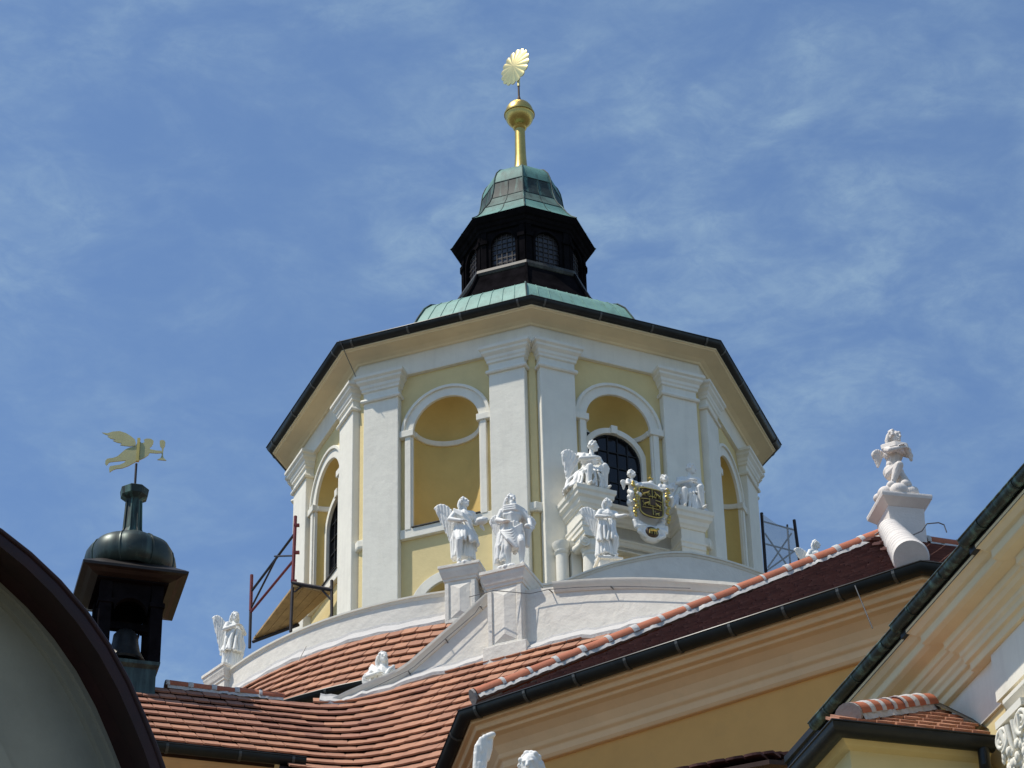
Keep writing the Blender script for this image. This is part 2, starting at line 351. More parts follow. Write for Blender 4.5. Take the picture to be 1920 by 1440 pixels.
def face_parts(ang, window):
    rz = ang
    def put(key, fn):
        if key not in protos:
            protos[key] = fn(); protos[key].rotation_euler = (0,0,rz)
            return protos[key]
        return copy_part(protos[key], tower, rz)
    put('wall', lambda: link('wall', me_wall, 'yellow_plaster', tower))
    put('niche', lambda: link('niche', me_niche, 'niche_shade_yellow', tower))
    # arch mouldings of the niche
    def archivolt():
        o = ring_arch(NR+0.0, NR+0.225, NZS, -AW-0.05, -AW+0.002).build('archivolt', 'white_plaster', tower, bevel=0.008)
        ring_arch(NR+0.16, NR+0.215, NZS, -AW-0.085, -AW-0.048).build('moulding', 'white_plaster', o, bevel=0.006)
        return o
    put('archivolt', archivolt)
    put('lower_arch', lambda: ring_arch(LR, LR+0.19, LZS, -AW-0.05, -AW+0.002, legs=Z0).build('blind_archivolt', 'white_plaster', tower, bevel=0.008))
    for s in (-1, 1):
        def jamb(s=s):
            m = MB(); a, b = sorted((s*NR, s*(NR+0.135)))
            m.box((a,-AW-0.055,NZ0-0.02),(b,-AW+0.001,NZS-0.075))
            a2, b2 = sorted((s*(NR+0.03), s*(NR+0.135)))
            m.box((a2,-AW-0.085,NZ0-0.02),(b2,-AW-0.054,NZS-0.075))
            return m.build('jamb', 'white_plaster', tower, bevel=0.006)
        put('jamb%d' % s, jamb)
        def impost(s=s):
            a, b = sorted((s*(NR-0.03), s*(NR+0.229)))
            m = MB().box((a,-AW-0.11,NZS-0.075),(b,-AW-0.0,NZS+0.055))
            return m.build('impost', 'white_plaster', tower, bevel=0.01)
        put('impost%d' % s, impost)
        def pil(s=s):
            a, b = sorted((s*0.83, s*1.47))
            o = MB().box((a,-AP,Z0),(b,-AW+0.002,27.93)).build('pilaster', 'white_plaster', tower, bevel=0.012)
            MB().sweep(CAP, [(a,-AW),(a,-AP),(b,-AP),(b,-AW)], loop=True).build('capital', 'white_plaster', o, bevel=0.005)
            return o
        put('pil%d' % s, pil)
    def sill():
        o = MB().box((-0.829,-AW-0.075,25.09),(0.829,-AW+0.002,NZ0)).build('sill_band', 'white_plaster', tower, bevel=0.01)
        MB().box((-NR-0.01,-AW-0.10,NZ0+0.0),(NR+0.01,-AW+0.06,NZ0+0.018)).build('lead_flashing', 'dark_lead', o)
        return o
    put('sill', sill)
    def inner_impost():
        n = 24; th = [PI*i/n for i in range(n+1)]
        path = [(-NR*math.cos(t), -AW+ND*math.sin(t)) for t in th]
        return MB().sweep([(-0.01,NZS-0.055),(0.035,NZS-0.055),(0.05,NZS-0.01),(0.05,NZS+0.03),(-0.01,NZS+0.045)], path, loop=True).build('niche_moulding', 'white_plaster', tower, True, 50)
    put('impost_in', inner_impost)
    if window:
        def win():
            wr, wz = 0.50, 26.58
            yb = -AW + 0.13
            o = ring_arch(wr, wr+0.105, wz, yb, yb+0.30, legs=NZ0).build('window_surround', 'white_plaster', tower, bevel=0.008)
            us = [-wr, -0.273, -0.091, 0.091, 0.273, wr]; zz = [NZ0, 25.55, 25.85, 26.15, 26.45, 26.75, wz+wr]
            rp = random.Random(3)
            for ui in range(5):
                for zi in range(6):
                    top = []
                    for q in range(7):
                        u = us[ui] + (us[ui+1]-us[ui])*q/6; zt = min(zz[zi+1], wz + math.sqrt(max(wr*wr-u*u, 0)))
                        top.append((u, max(zt, zz[zi])))
                    if max(t for _, t in top) - zz[zi] < 0.02: continue
                    tx, tz_, y0 = rp.gauss(0, 0.010), rp.gauss(0, 0.010), yb+0.10
                    P = [(us[ui+1], zz[zi])] + top[::-1] + [(us[ui], zz[zi])]
                    cu, cz = (us[ui]+us[ui+1])/2, zz[zi]
                    P2 = []
                    for p_ in P:
                        if not P2 or abs(p_[0]-P2[-1][0])+abs(p_[1]-P2[-1][1]) > 1e-4: P2.append(p_)
                    if len(P2) > 2: MB().add([(u, y0+(u-cu)*tx+(z-cz)*tz_, z) for u, z in P2], [list(range(len(P2)))]).build('window_pane', 'window_glass', o)
            MB().box((-wr,yb+0.12,NZ0),(wr,yb+0.125,wz+wr)).build('window_backing', 'window_bar', o)
            fr = ring_arch(wr-0.028, wr+0.001, wz, yb+0.06, yb+0.105, legs=NZ0)
            fr.build('window_frame', 'window_bar', o)
            for u in (-0.273, -0.091, 0.091, 0.273):
                top = wz + math.sqrt(wr*wr-u*u)
                MB().box((u-0.009,yb+0.075,NZ0),(u+0.009,yb+0.098,top)).build('glazing_bar', 'window_bar', o)
            for z in (25.55, 25.85, 26.15, 26.45, 26.75):
                h = wr if z <= wz else math.sqrt(max(wr*wr-(z-wz)**2, 0.001))
                MB().box((-h,yb+0.077,z-0.009),(h,yb+0.096,z+0.009)).build('glazing_bar', 'window_bar', o)
            MB().box((-0.06,yb-0.03,wz+wr-0.01),(0.06,yb+0.05,wz+wr+0.15)).build('keystone', 'white_plaster', o, bevel=0.01)
            return o
        put('window', win)
for k in range(8):
    face_parts(F0 + PI/4*k, k % 2 == 0)
# corner blocks of the sill band on the yellow corner strips
for k in range(8):
    a = PI/4*k; rr = AW/math.cos(PI/8)
    m = MB(); e = 0.13
    path = [(rr*math.sin(a)-e*math.cos(a-F0), -rr*math.cos(a)-e*math.sin(a-F0)), (rr*math.sin(a), -rr*math.cos(a)), (rr*math.sin(a)+e*math.cos(a+F0), -rr*math.cos(a)+e*math.sin(a+F0))]
    m.sweep([(-0.02,25.09),(0.07,25.09),(0.085,25.13),(0.085,25.25),(-0.02,25.27)], path, loop=True).build('corner_block', 'white_plaster', tower, bevel=0.01)
for k in range(8):
    a = PI/4*k; rr = AW/math.cos(PI/8); o = MB().poly([(-0.055,-rr-0.005,Z0),(0.055,-rr-0.005,Z0),(0.055,-rr+0.12,Z0),(-0.055,-rr+0.12,Z0)], (0,0,28.38-Z0)).build('corner_strip', 'yellow_plaster', tower)
    o.rotation_euler = (0,0,a)
MB().sweep([(-0.3,28.36),(0.07,28.36),(0.07,28.74),(0.10,28.77),(-0.3,28.78)], oct_path(AW), closed=True, loop=True).build('frieze', 'white_plaster', tower, bevel=0.008)
MB().sweep([(-0.2,28.775),(0.11,28.755),(0.13,28.79),(0.20,28.825),(0.40,28.86),(0.43,28.855),(0.445,28.875),(0.47,28.875),(0.47,28.93),(-0.2,28.98)], oct_path(AW), closed=True, loop=True).build('cornice', 'cream_plaster', tower, bevel=0.004)
def half_round(r, c=(0.0, 0.0), t=0.012, n=9):
    o = [(c[0]+r*math.cos(PI+PI*i/n), c[1]+r*math.sin(PI+PI*i/n)) for i in range(n+1)]
    i_ = [(c[0]+(r-t)*math.cos(2*PI-PI*i/n), c[1]+(r-t)*math.sin(2*PI-PI*i/n)) for i in range(n+1)]
    return o + [(c[0]+r+0.014, c[1]+0.006), (c[0]+r+0.010, c[1]+0.018)] + i_
GP = half_round(0.10, (0.475, 29.0))
gut = MB().sweep(GP, oct_path(AW), closed=True, loop=True).build('gutter', 'gutter_metal', tower, True, 50)
def gutter_band(prof_r, c, p, d, parent, mat='bracket_metal', w=0.035):
    """a clip round a gutter at plan point p, gutter running along unit vector d"""
    prof = [(c[0]+prof_r*math.cos(PI+PI*i/9), c[1]+prof_r*math.sin(PI+PI*i/9)) for i in range(10)]
    a = (p[0]-d[0]*w/2, p[1]-d[1]*w/2); b = (p[0]+d[0]*w/2, p[1]+d[1]*w/2)
    pr = prof + [(q[0]+(c[0]-q[0])*0.15, q[1]+(c[1]-q[1])*0.15) for q in prof[::-1]]
    return MB().sweep(pr, [a, b], loop=True).build('gutter_clip', mat, parent)
op = oct_path(AW)
for k in range(8):
    A_, B_ = Vector(op[k]), Vector(op[(k+1) % 8]); d = (B_-A_).normalized()
    for s in (0.06, 0.36, 0.64, 0.94):
        p = A_ + (B_-A_)*(s*1.12-0.06)
        gutter_band(0.108, (0.475, 29.0), p, d, tower)
# copper roof with its bell curve
RP = [(4.66,28.99),(4.3,29.16),(3.9,29.40),(3.4,29.68),(3.05,29.95),(2.85,30.24),(2.70,30.52),(2.55,30.78),(2.38,30.95),(2.1,31.08),(1.75,31.22)]
roof = MB()
for k in range(8):
    a0, a1 = PI/4*k, PI/4*(k+1)
    roof.grid([[(r*(math.sin(a0)*(1-t)+math.sin(a1)*t), -r*(math.cos(a0)*(1-t)+math.cos(a1)*t), z) for t in (0,1)] for r, z in RP])
roof = roof.build('roof', 'copper_patina', tower, True, 28)
for k in range(8):                            # hip rolls and standing seams
    a = PI/4*k
    MB().tube([((r+0.01)*math.sin(a), -(r+0.01)*math.cos(a), z+0.012) for r, z in RP], 0.016, 6).build('hip_roll', 'copper_dark', roof, True)
    a0, a1 = PI/4*k, PI/4*(k+1)
    for t in [i/9 for i in range(1, 9)]:
        MB().tube([((r+0.004)*(math.sin(a0)*(1-t)+math.sin(a1)*t), -(r+0.004)*(math.cos(a0)*(1-t)+math.cos(a1)*t), z+0.004) for r, z in RP[3:]], 0.0065, 4).build('seam', 'copper_patina', roof)

# ---- lantern
LX = 0.075
lant = empty('roof_lantern', (AX+LX, AY, 31.2), 'black octagonal lantern with latticed arched windows and a green bell cap', 'lantern', rz=D0)
lant.scale = (0.96, 0.96, 1.0)
def LZ(prof): return [(r, z-31.2) for r, z in prof]
MB().lathe(LZ([(1.78,31.20),(1.74,31.40),(1.62,31.55),(1.48,31.80),(1.36,32.06),(1.30,32.20)]), 8).build('flared_skirt', 'black_wood', lant)
MB().lathe(LZ([(1.24,32.10),(1.33,32.17),(1.35,32.22),(1.33,32.29),(1.26,32.33),(1.18,32.34)]), 8).build('sill_rail', 'dark_lead', lant)
for k in range(8):
    a = PI/4*k
    MB().tube([(r*math.sin(a), -r*math.cos(a), z-31.2) for r, z in [(1.79,31.36),(1.64,31.56),(1.50,31.81),(1.38,32.07),(1.33,32.2)]], 0.030, 6).build('hip_roll', 'black_wood', lant)
BR = 1.20
h8 = BR*math.cos(PI/8)
hw = BR*math.sin(PI/8)
def lantern_wall():
    m = MB(); y = -h8; r, zs, z0, zt = 0.265, 1.66, 1.05, 2.18
    def q(u0, za, u1, zb): m.add([(u0,y,za),(u1,y,za),(u1,y,zb),(u0,y,zb)], [(0,1,2,3)])
    q(-hw, 0.9, -r, zt); q(r, 0.9, hw, zt); q(-r, 0.9, r, z0)
    A = arc(r, zs, 14); B = [(max(-r, min(r, r*math.cos(PI*i/14)*1.4)), zt) for i in range(15)]
    m.add([(u,y,z) for u,z in A]+[(u,y,z) for u,z in B], [(i,i+1,16+i,15+i) for i in range(14)])
    pts = [(r,z0)] + A + [(-r,z0)]
    m.grid([[(u,y,z) for u,z in pts],[(u,y+0.07,z) for u,z in pts]])
    return m.mesh('wall', True, 40)
mlw = lantern_wall()
for k in range(8):
    rz = F0 + PI/4*k
    o = link('wall', mlw, 'black_wood', lant); o.rotation_euler = (0,0,rz)
    r, zs, z0 = 0.265, 1.66, 1.05
    if k == 0:
        pts = [(r,z0)] + arc(r, zs, 14) + [(-r,z0)]
        pane = MB().add([(u,-h8+0.065,z) for u,z in pts], [list(range(len(pts)))]).build('window', 'lattice_glass', lant)
        for u in (-0.16, -0.053, 0.053, 0.16):
            MB().box((u-0.007,-h8+0.045,z0),(u+0.007,-h8+0.060,zs+math.sqrt(r*r-u*u))).build('lattice_bar', 'lattice_bar', pane)
        for z in [z0+0.11*i for i in range(1, 8)]:
            h = r if z < zs else math.sqrt(max(r*r-(z-zs)**2, 0.0004))
            MB().box((-h,-h8+0.047,z-0.007),(h,-h8+0.058,z+0.007)).build('lattice_bar', 'lattice_bar', pane)
        ring_arch(r-0.012, r+0.035, zs, -h8-0.022, -h8+0.02, 14, legs=z0).build('frame', 'black_wood', pane)
        pane.rotation_euler = (0,0,rz); pane0 = pane
    else: copy_part(pane0, lant, rz)
for k in range(8):
    a = PI/4*k
    for s in (-1, 1):
        m = MB(); b = a + s*F0; e = 0.115
        c0 = Vector((BR*math.sin(a), -BR*math.cos(a))); t = Vector((math.cos(b), math.sin(b)))*s; nrm = Vector((math.sin(b), -math.cos(b)))
        q = [c0, c0+t*e, c0+t*e+nrm*0.035, c0+nrm*0.035]
        m.poly([(p.x,p.y,1.03) for p in q], (0,0,1.0))
        q2 = [c0-nrm*0.005, c0+t*(e+0.03), c0+t*(e+0.03)+nrm*0.065, c0+nrm*0.065]
        m.poly([(p.x,p.y,1.72) for p in q2], (0,0,0.09))
        m.build('corner_post', 'black_wood', lant)
MB().lathe(LZ([(1.17,33.20),(1.25,33.20),(1.27,33.26),(1.30,33.28),(1.33,33.34),(1.37,33.36),(1.415,33.42),(1.43,33.45),(1.42,33.475),(1.2,33.5)]), 8).build('eaves', 'black_wood', lant)
CP = [(1.44,33.465),(1.31,33.57),(1.18,33.73),(1.08,33.90),(0.96,34.06),(0.885,34.22),(0.84,34.38),(0.815,34.52),(0.80,34.64),(0.775,34.78),(0.72,34.92),(0.62,35.05),(0.46,35.14),(0.28,35.18),(0.12,35.2)]
def cap_piece(prof):
    m = MB()
    for k in range(8):
        a0, a1 = PI/4*k, PI/4*(k+1)
        m.grid([[(r*(math.sin(a0)*(1-t)+math.sin(a1)*t), -r*(math.cos(a0)*(1-t)+math.cos(a1)*t), z-31.2) for t in (0,1)] for r, z in prof])
    return m
skirt = cap_piece(CP[:4]).build('cap_skirt', 'copper_dull', lant, True, 28)
band = cap_piece(CP[5:9]).build('cap_band', 'copper_dark', lant, True, 28)
cap_piece(CP[3:6]).build('cap_band', 'copper_streaked', lant, True, 28)
top = cap_piece(CP[8:]).build('cap_top', 'copper_dull', lant, True, 28)
for k in range(8):
    a = PI/4*k
    MB().tube([((r+0.004)*math.sin(a), -(r+0.004)*math.cos(a), z-31.2+0.004) for r, z in CP], 0.014, 6).build('hip_roll', 'copper_dark', lant, True)
    b = a + F0; c8 = math.cos(PI/8)
    MB().tube([((r*c8+0.004)*math.sin(b), -(r*c8+0.004)*math.cos(b), z-31.2) for r, z in CP[:9]], 0.007, 4).build('seam', 'copper_dark', lant)
for z, r in ((34.22,0.887),(33.90,1.083),(34.64,0.802)):
    MB().lathe([(r-0.01,z-31.2-0.006),(r+0.008,z-31.2-0.006),(r+0.008,z-31.2+0.006),(r-0.01,z-31.2+0.006)], 8).build('seam', 'copper_dark', lant)

# ---- gilded finial and sun vane
fin = empty('gilded_finial', (AX+LX, AY, 35.18), 'gilded column and ball standing on the lantern cap', 'finial')
MB().lathe([(0.20,-0.02),(0.19,0.03),(0.155,0.12),(0.125,0.30),(0.108,0.60),(0.10,1.20),(0.12,1.22),(0.135,1.25),(0.12,1.28)], 28).build('column', 'gilding', fin, True, 40)
prof = [(0.10,1.25),(0.125,1.28),(0.12,1.31)]
zc, rb = 1.565, 0.28
prof += [(rb*math.cos(a), zc+rb*math.sin(a)) for a in [R(-66+8*i) for i in range(9)]]
MB().lathe(prof + [(rb+0.008,zc+0.0)], 36).build('ball', 'gilding', fin, True, 40)
MB().lathe([(rb-0.01,zc+0.0),(rb+0.022,zc+0.005),(rb+0.024,zc+0.035),(rb-0.01,zc+0.05)], 36).build('ball_seam', 'gilding', fin, True, 40)
MB().lathe([(rb*math.cos(a), zc+0.04+rb*1.1*math.sin(a)) for a in [R(6*i) for i in range(15)]] + [(0.02, zc+0.04+rb*1.1)], 36).build('ball_cap', 'gilding', fin, True, 40)
vane = empty('sun_weather_vane', (AX+LX, AY, 37.0), 'gilded scalloped sun disc on a rod above the gold ball', 'weather vane')
MB().tube([(0,0,0),(0,0,0.62)], 0.02, 8).build('rod', 'brown_wood', vane)
MB().lathe([(0.05,0.0),(0.055,0.05),(0.035,0.08),(0.05,0.12),(0.03,0.2),(0.022,0.24)], 14).build('rod_socket', 'brown_wood', vane, True)
m = MB(); nseg = 96; rows = []
for f in (0.0, 0.3, 0.55, 0.78, 0.92, 1.0):
    row = []
    for i in range(nseg):
        a = 2*PI*i/nseg; lob = abs(math.sin(a*8)); rr = 0.405*(0.88 + 0.12*lob**0.6)*f
        bulge = 0.05*math.cos(f*PI/2) + (0.006*lob*math.exp(-((f-0.94)/0.07)**2))
        row.append((rr*math.cos(a), -bulge, rr*math.sin(a)))
    rows.append(row)
m.grid(rows, closev=True); m.grid([[(x, -y+0.012, z) for x, y, z in row] for row in rows], closev=True)
m.grid([rows[-1], [(x, -y+0.012, z) for x, y, z in rows[-1]]], closev=True)
o = m.build('sun_disc', 'pale_gilding', vane, True, 50)
o.matrix_local = Matrix.Translation((-0.06,0,1.0)) @ Matrix.Rotation(R(-46), 4, 'Z') @ Matrix.Rotation(R(0), 4, 'X')
MB().tube([(0.0,0,0.5),(0.0,0,0.78)], 0.028, 8).build('disc_clamp', 'pale_gilding', vane)

# ================================================================== ROOF TILE MACHINERY
def tile_mesh(w, L, t, name):
    m = MB(); c = w*0.5-0.0075; b = 0.02
    # butt edge slightly rounded in plan (12-30 triangles)
    xs = [-c, -c*0.55, 0, c*0.55, c]; ys = [b, 0.006, 0, 0.006, b]
    bot = [(x,y,0) for x,y in zip(xs,ys)] + [(c,L,0),(-c,L,0)]
    n = len(bot); topv = [(x,y,t) for x,y,z in bot]
    m.add(bot+topv, [list(range(n))[::-1], list(range(n,2*n))] + [(i,(i+1)%n,n+(i+1)%n,n+i) for i in range(n)])
    return m.mesh(name)
def lay_tile(p, along, up, e, t, jit=1.0):
    """matrix of a tile whose butt lies at p; along and up in the roof surface"""
    nrm = along.cross(up).normalized()
    if nrm.z < 0: nrm = -nrm
    rx = random.gauss(0, 0.006)*jit; tl = math.atan2(t*1.05, e) + random.gauss(0, 0.012)*jit
    u2 = (up*math.cos(tl) - nrm*math.sin(tl)).normalized()
    a2 = (along + u2*rx).normalized(); n2 = a2.cross(u2).normalized()
    if n2.dot(nrm) < 0: a2 = -a2; n2 = -n2
    q = p + nrm*(t*1.15 + random.random()*0.005*jit) + up*random.gauss(0, 0.004)*jit
    M = Matrix((a2, u2, n2)).transposed().to_4x4(); M.translation = q
    return M
def place_tiles(mats, me, mat, parent, limit=300, name='roof_tile'):
    """the tiles that show largest become parts, the rest one joined part"""
    def key(M):
        p = M.translation; x, y = to_px(p)
        return p.length + (0 if (-20 < x < 1940 and -20 < y < 1460) else 1000)
    mats = sorted(mats, key=key)
    inv = parent.matrix_world.inverted()
    for M in mats[:limit]:
        o = link(name, me, mat, parent); o.matrix_local = inv @ M
    rest = mats[limit:]
    if rest:
        v0 = [v.co.copy() for v in me.vertices]; f0 = [list(p.vertices) for p in me.polygons]; m = MB()
        for M in rest: m.add([inv @ (M @ v) for v in v0], f0)
        me2 = bpy.data.meshes.new(name+'s'); me2.from_pydata(m.v, [], m.f)
        o = link(name+'s', me2, mat, parent); o['kind'] = 'stuff'
def along_path(pts, step, start=0.0):
    """points and tangents every step along a polyline"""
    out = []; d = start; acc = 0.0
    for a, b in zip(pts[:-1], pts[1:]):
        L = (b-a).length
        while d <= acc + L and L > 1e-9:
            out.append((a + (b-a)*((d-acc)/L), (b-a).normalized())); d += step
        acc += L
    return out
def roof_from_contours(contour, levels, w, e, keep, upfn):
    out = []
    for k, z in enumerate(levels):
        pts = contour(z)
        for p, t in along_path(pts, w, (k % 2)*w*0.5 + random.random()*0.02):
            if keep(p): out.append((p, t, upfn(p, t)))
    return out

bpy.context.view_layer.update()
# ================================================================== CHURCH BODY: ring attic and conical roof round the drum
body = empty('round_attic', (AX, AY, GROUND), 'round white attic wall and conical tile roof below the drum', 'church')
def bz(z): return z - GROUND
RA = 5.93
RING_T = [(-115,22.6),(3.7,22.62),(6,22.73),(8.5,22.87),(12.5,23.05),(16.9,23.22),(21,23.37),(24.9,23.45),(30.5,23.47),(38.7,23.47),(80,23.47),(120,23.4)]
def ringz(a):
    for (a0,z0),(a1,z1) in zip(RING_T[:-1], RING_T[1:]):
        if a0 <= a <= a1: return z0 + (z1-z0)*(a-a0)/(a1-a0)
    return 22.6
angs = [-115 + 2.5*i for i in range(93)]
def circ(r, angs): return [(r*math.sin(R(a)), -r*math.cos(R(a))) for a in angs]
MB().sweep([(0,20.0-22.6),(0,0.02),(-0.35,0.02),(-0.35,20.0-22.6)], circ(RA, angs), zoff=[bz(ringz(a)) for a in angs], loop=True).build('attic_wall', 'rough_white', body, True, 40)
MB().sweep([(-0.40,-0.02),(0.004,-0.055),(0.015,-0.045),(0.02,-0.02),(0.04,-0.01),(0.042,0.02),(-0.40,0.05)], circ(RA, angs), zoff=[bz(ringz(a)) for a in angs], loop=True).build('coping', 'white_plaster', body, True, 40)
a2 = [q for q in angs if q < 3]
MB().sweep([(-0.02,bz(22.27)),(0.004,bz(22.265)),(0.016,bz(22.21)),(0.10,bz(22.10)),(0.17,bz(22.035)),(0.165,bz(21.98)),(-0.02,bz(21.9))], circ(RA, a2), loop=True,
           zoff=[0.012*math.sin(a*1.3)+0.014*math.sin(a*0.47+1) for a in a2]).build('mortar_fillet', 'lime_mortar', body, True, 25)
# lower drum wall behind the attic and flat lead roof between
MB().lathe([(RA-0.3,bz(20.7)),(3.6,bz(20.9))], 48, cap=False).build('flat_roof', 'dark_lead', body)
RG, ZG = 7.22, 20.5
slA = math.atan2(22.14-ZG, RG-RA)
aw = [-115+3*i for i in range(78)]
MB().sweep([(0,bz(19.0)),(0,bz(ZG-0.10)),(-0.2,bz(ZG-0.1)),(-0.2,bz(19.0))], circ(RG-0.42, aw), loop=True).build('nave_wall', 'ochre_plaster', body, True, 40)
MB().sweep([(0.0,bz(ZG-0.42)),(0.06,bz(ZG-0.40)),(0.10,bz(ZG-0.28)),(0.24,bz(ZG-0.2)),(0.36,bz(ZG-0.17)),(0.36,bz(ZG-0.06)),(-0.1,bz(ZG-0.02))], circ(RG-0.43, aw), loop=True).build('eaves_cornice', 'white_plaster', body, True, 40)
MB().lathe([(RG-0.4,bz(19.05)),(RG-0.4,0)], 40, cap=False).build('base_wall', 'yellow_plaster', body)
MB().lathe([(RG-0.02,bz(ZG-0.02)),(RA-0.05,bz(22.12))], 64, cap=False).build('roof_boarding', 'roof_felt', body)
gA = [q for q in angs if q < -12.1]
MB().sweep(half_round(0.085, (0.06, bz(ZG+0.0))), circ(RG, gA), loop=True).build('gutter', 'gutter_metal', body, True, 50)
for a in (-24.5, -33, -41, -49, -57):
    p = circ(RG, [a])[0]; gutter_band(0.095, (0.06, bz(ZG)), p, (math.cos(R(a)), math.sin(R(a))), body)
bpy.context.view_layer.update()
TW, TE, TT = 0.235, 0.265, 0.039
me_tile = tile_mesh(TW, 0.40, 0.024, 'roof_tile')
n_c = int((22.10-ZG)/math.sin(slA)/TE)+1
mats = []
for k in range(n_c):
    s = 0.02 + k*TE; r = RG + 0.02 - s*math.cos(slA); z = ZG - 0.01 + s*math.sin(slA)
    if r < RA+0.17: break
    na = int(2*PI*r/TW)
    for i in range(na):
        a = -180 + (i + 0.5*(k % 2))*360/na + random.gauss(0, 0.02)
        if not (-78 < a < 2): continue
        p = polar(r, a, z); al = Vector((math.cos(R(a)), math.sin(R(a)), 0)); up = Vector((-math.sin(R(a))*math.cos(slA), math.cos(R(a))*math.cos(slA), math.sin(slA)))
        mats.append(lay_tile(p, al, up, TE, TT))
place_tiles(mats, me_tile, 'roof_tile', body)

def pedestal(parent, c, rz, w, d, z0, z1, mat, name='statue_pedestal', panel=True, inv=(0,0,0)):
    """square pier with moulded cap; c plan centre, faces turned by rz"""
    o = MB().box((-w/2,-d/2,0),(w/2,d/2,z1-z0-0.18)).build(name, mat, parent, bevel=0.008)
    o.location = (c[0]-inv[0], c[1]-inv[1], z0-inv[2]); o.rotation_euler = (0,0,rz)
    h = z1-z0
    P = [(-w/2,-d/2),(w/2,-d/2),(w/2,d/2),(-w/2,d/2)]
    MB().sweep([(-0.05,h-0.26),(0.015,h-0.26),(0.02,h-0.22),(0.035,h-0.20),(0.048,h-0.15),(0.062,h-0.11),(0.07,h-0.055),(0.085,h-0.05),(0.085,h),(-0.05,h)], P, closed=True, loop=True).build('cap', mat, o, bevel=0.004)
    MB().add([(-w/2,-d/2,h-0.002),(w/2,-d/2,h-0.002),(w/2,d/2,h-0.002),(-w/2,d/2,h-0.002)],[(0,1,2,3)]).build('cap_top', mat, o)
    if panel:
        a, b, lo, hi = w*0.36, 0.03, 0.10, h-0.32
        # raised frame and a diamond-point panel inside it
        m = MB()
        for (x0,zz0,x1,zz1) in ((-w/2+0.01,lo-0.06,-a,hi+0.02),(a,lo-0.06,w/2-0.01,hi+0.02),(-a,lo-0.06,a,lo)):
            m.box((x0,-d/2-0.022,zz0),(x1,-d/2+0.004,zz1))
        m.build('panel_frame', mat, o, bevel=0.004)
        y0, y1 = -d/2-0.002, -d/2-0.035; mid = a*0.55
        MB().add([(-a*0.86,y0,lo+0.03),(a*0.86,y0,lo+0.03),(a*0.86,y0,hi),(-a*0.86,y0,hi),(0,y1,lo+0.03+mid),(0,y1,hi-mid)],
                 [(0,1,4),(1,2,5,4),(2,3,5),(3,0,4,5)]).build('diamond_panel', mat, o)
    return o
cb = (AX, AY, GROUND)
pc = polar(RA-0.02, -9.7, 0)
ped1 = pedestal(body, pc, R(-16), 0.50, 0.50, 21.9, 22.93, 'rough_white', inv=cb)
pc2 = polar(RA-0.1, -4.6, 0)
pedx = pedestal(body, (pc2.x-0.02, pc2.y), R(-6), 0.36, 0.40, 21.9, 22.74, 'rough_white', panel=True, inv=cb)
pcl = polar(RA-0.12, -57.0, 0)
pedl = pedestal(body, pcl, R(-50), 0.46, 0.46, 21.9, 22.72, 'rough_white', panel=False, inv=cb)

# ================================================================== LOWER ROOF with raking parapet in front of the ring
S = 0.975
thB = R(25); SB = math.tan(R(50)); gB = Vector((math.sin(thB), math.cos(thB)))
pB = Vector((-0.56, 37.07, 20.35))*S
thL = R(16); SL = math.tan(R(43.5)); gL = Vector((-math.sin(thL), math.cos(thL)))
pL = on_z(300, 1290, 20.0*S)
RIDGE_L = 20.0*S
def zB(x, y): return pB.z + SB*((x-pB.x)*gB.x + (y-pB.y)*gB.y)
def zL(x, y): return pL.z + SL*((x-pL.x)*gL.x + (y-pL.y)*gL.y)
KS = 0.60
def zS(x, y):
    a, b = zB(x, y), zL(x, y); h = max(KS - abs(a-b), 0)/KS
    return max(a, b) + h*h*h*KS/6.0
nB = (-SB*gB.x, -SB*gB.y, 1)
lower = empty('side_chapel', (-1.5, 36, GROUND), 'orange tiled lower roof and raking white parapet in front of the round attic', 'church')
li = Vector((-1.5, 36, GROUND))
JP = [on_plane(x, y, nB, pB) for x, y in [(600,1345),(650,1322),(700,1300),(800,1270),(900,1240),(1000,1215),(1100,1193),(1190,1175)]]
d_ = (JP[-1]-JP[-2]); d_.z = 0; d_.normalize()
pathB = [Vector((p.x, p.y)) for p in JP]
d0_ = (pathB[1]-pathB[0]).normalized()
pathB = [pathB[0]-d0_*0.32] + pathB + [pathB[-1]+Vector((d_.x,d_.y))*k for k in (0.8, 1.6, 2.4)]
def on_wall(px, py):
    d = ray(px, py)
    for a, b in zip(pathB[:-1], pathB[1:]):
        v = b-a; det = -d.x*v.y + d.y*v.x
        s = (-a.x*v.y + a.y*v.x)/det; t = (d.x*a.y - d.y*a.x)/det
        if -1e-6 <= t <= 1+1e-6: return d*s
    return None
tops = [(552,1356),(575,1346),(610,1326),(650,1306),(700,1285),(730,1274),(752,1262),(770,1250),(800,1224),(850,1180),(915,1122),(985,1107),(1040,1100),(1090,1096),(1140,1093),(1190,1092),(1240,1093),(1300,1096),(1360,1100),(1400,1104)]
T3 = [on_wall(*q) for q in tops]; T3 = [q for q in T3 if q]
T3 = T3 + [T3[-1] + (T3[-1]-T3[-2])*1.5]
TB = [Vector((q.x, q.y))-Vector((li.x,li.y)) for q in T3]
TZ = [q.z-GROUND for q in T3]
base = [max(zS(q.x, q.y), 0)-GROUND-0.6 for q in T3]
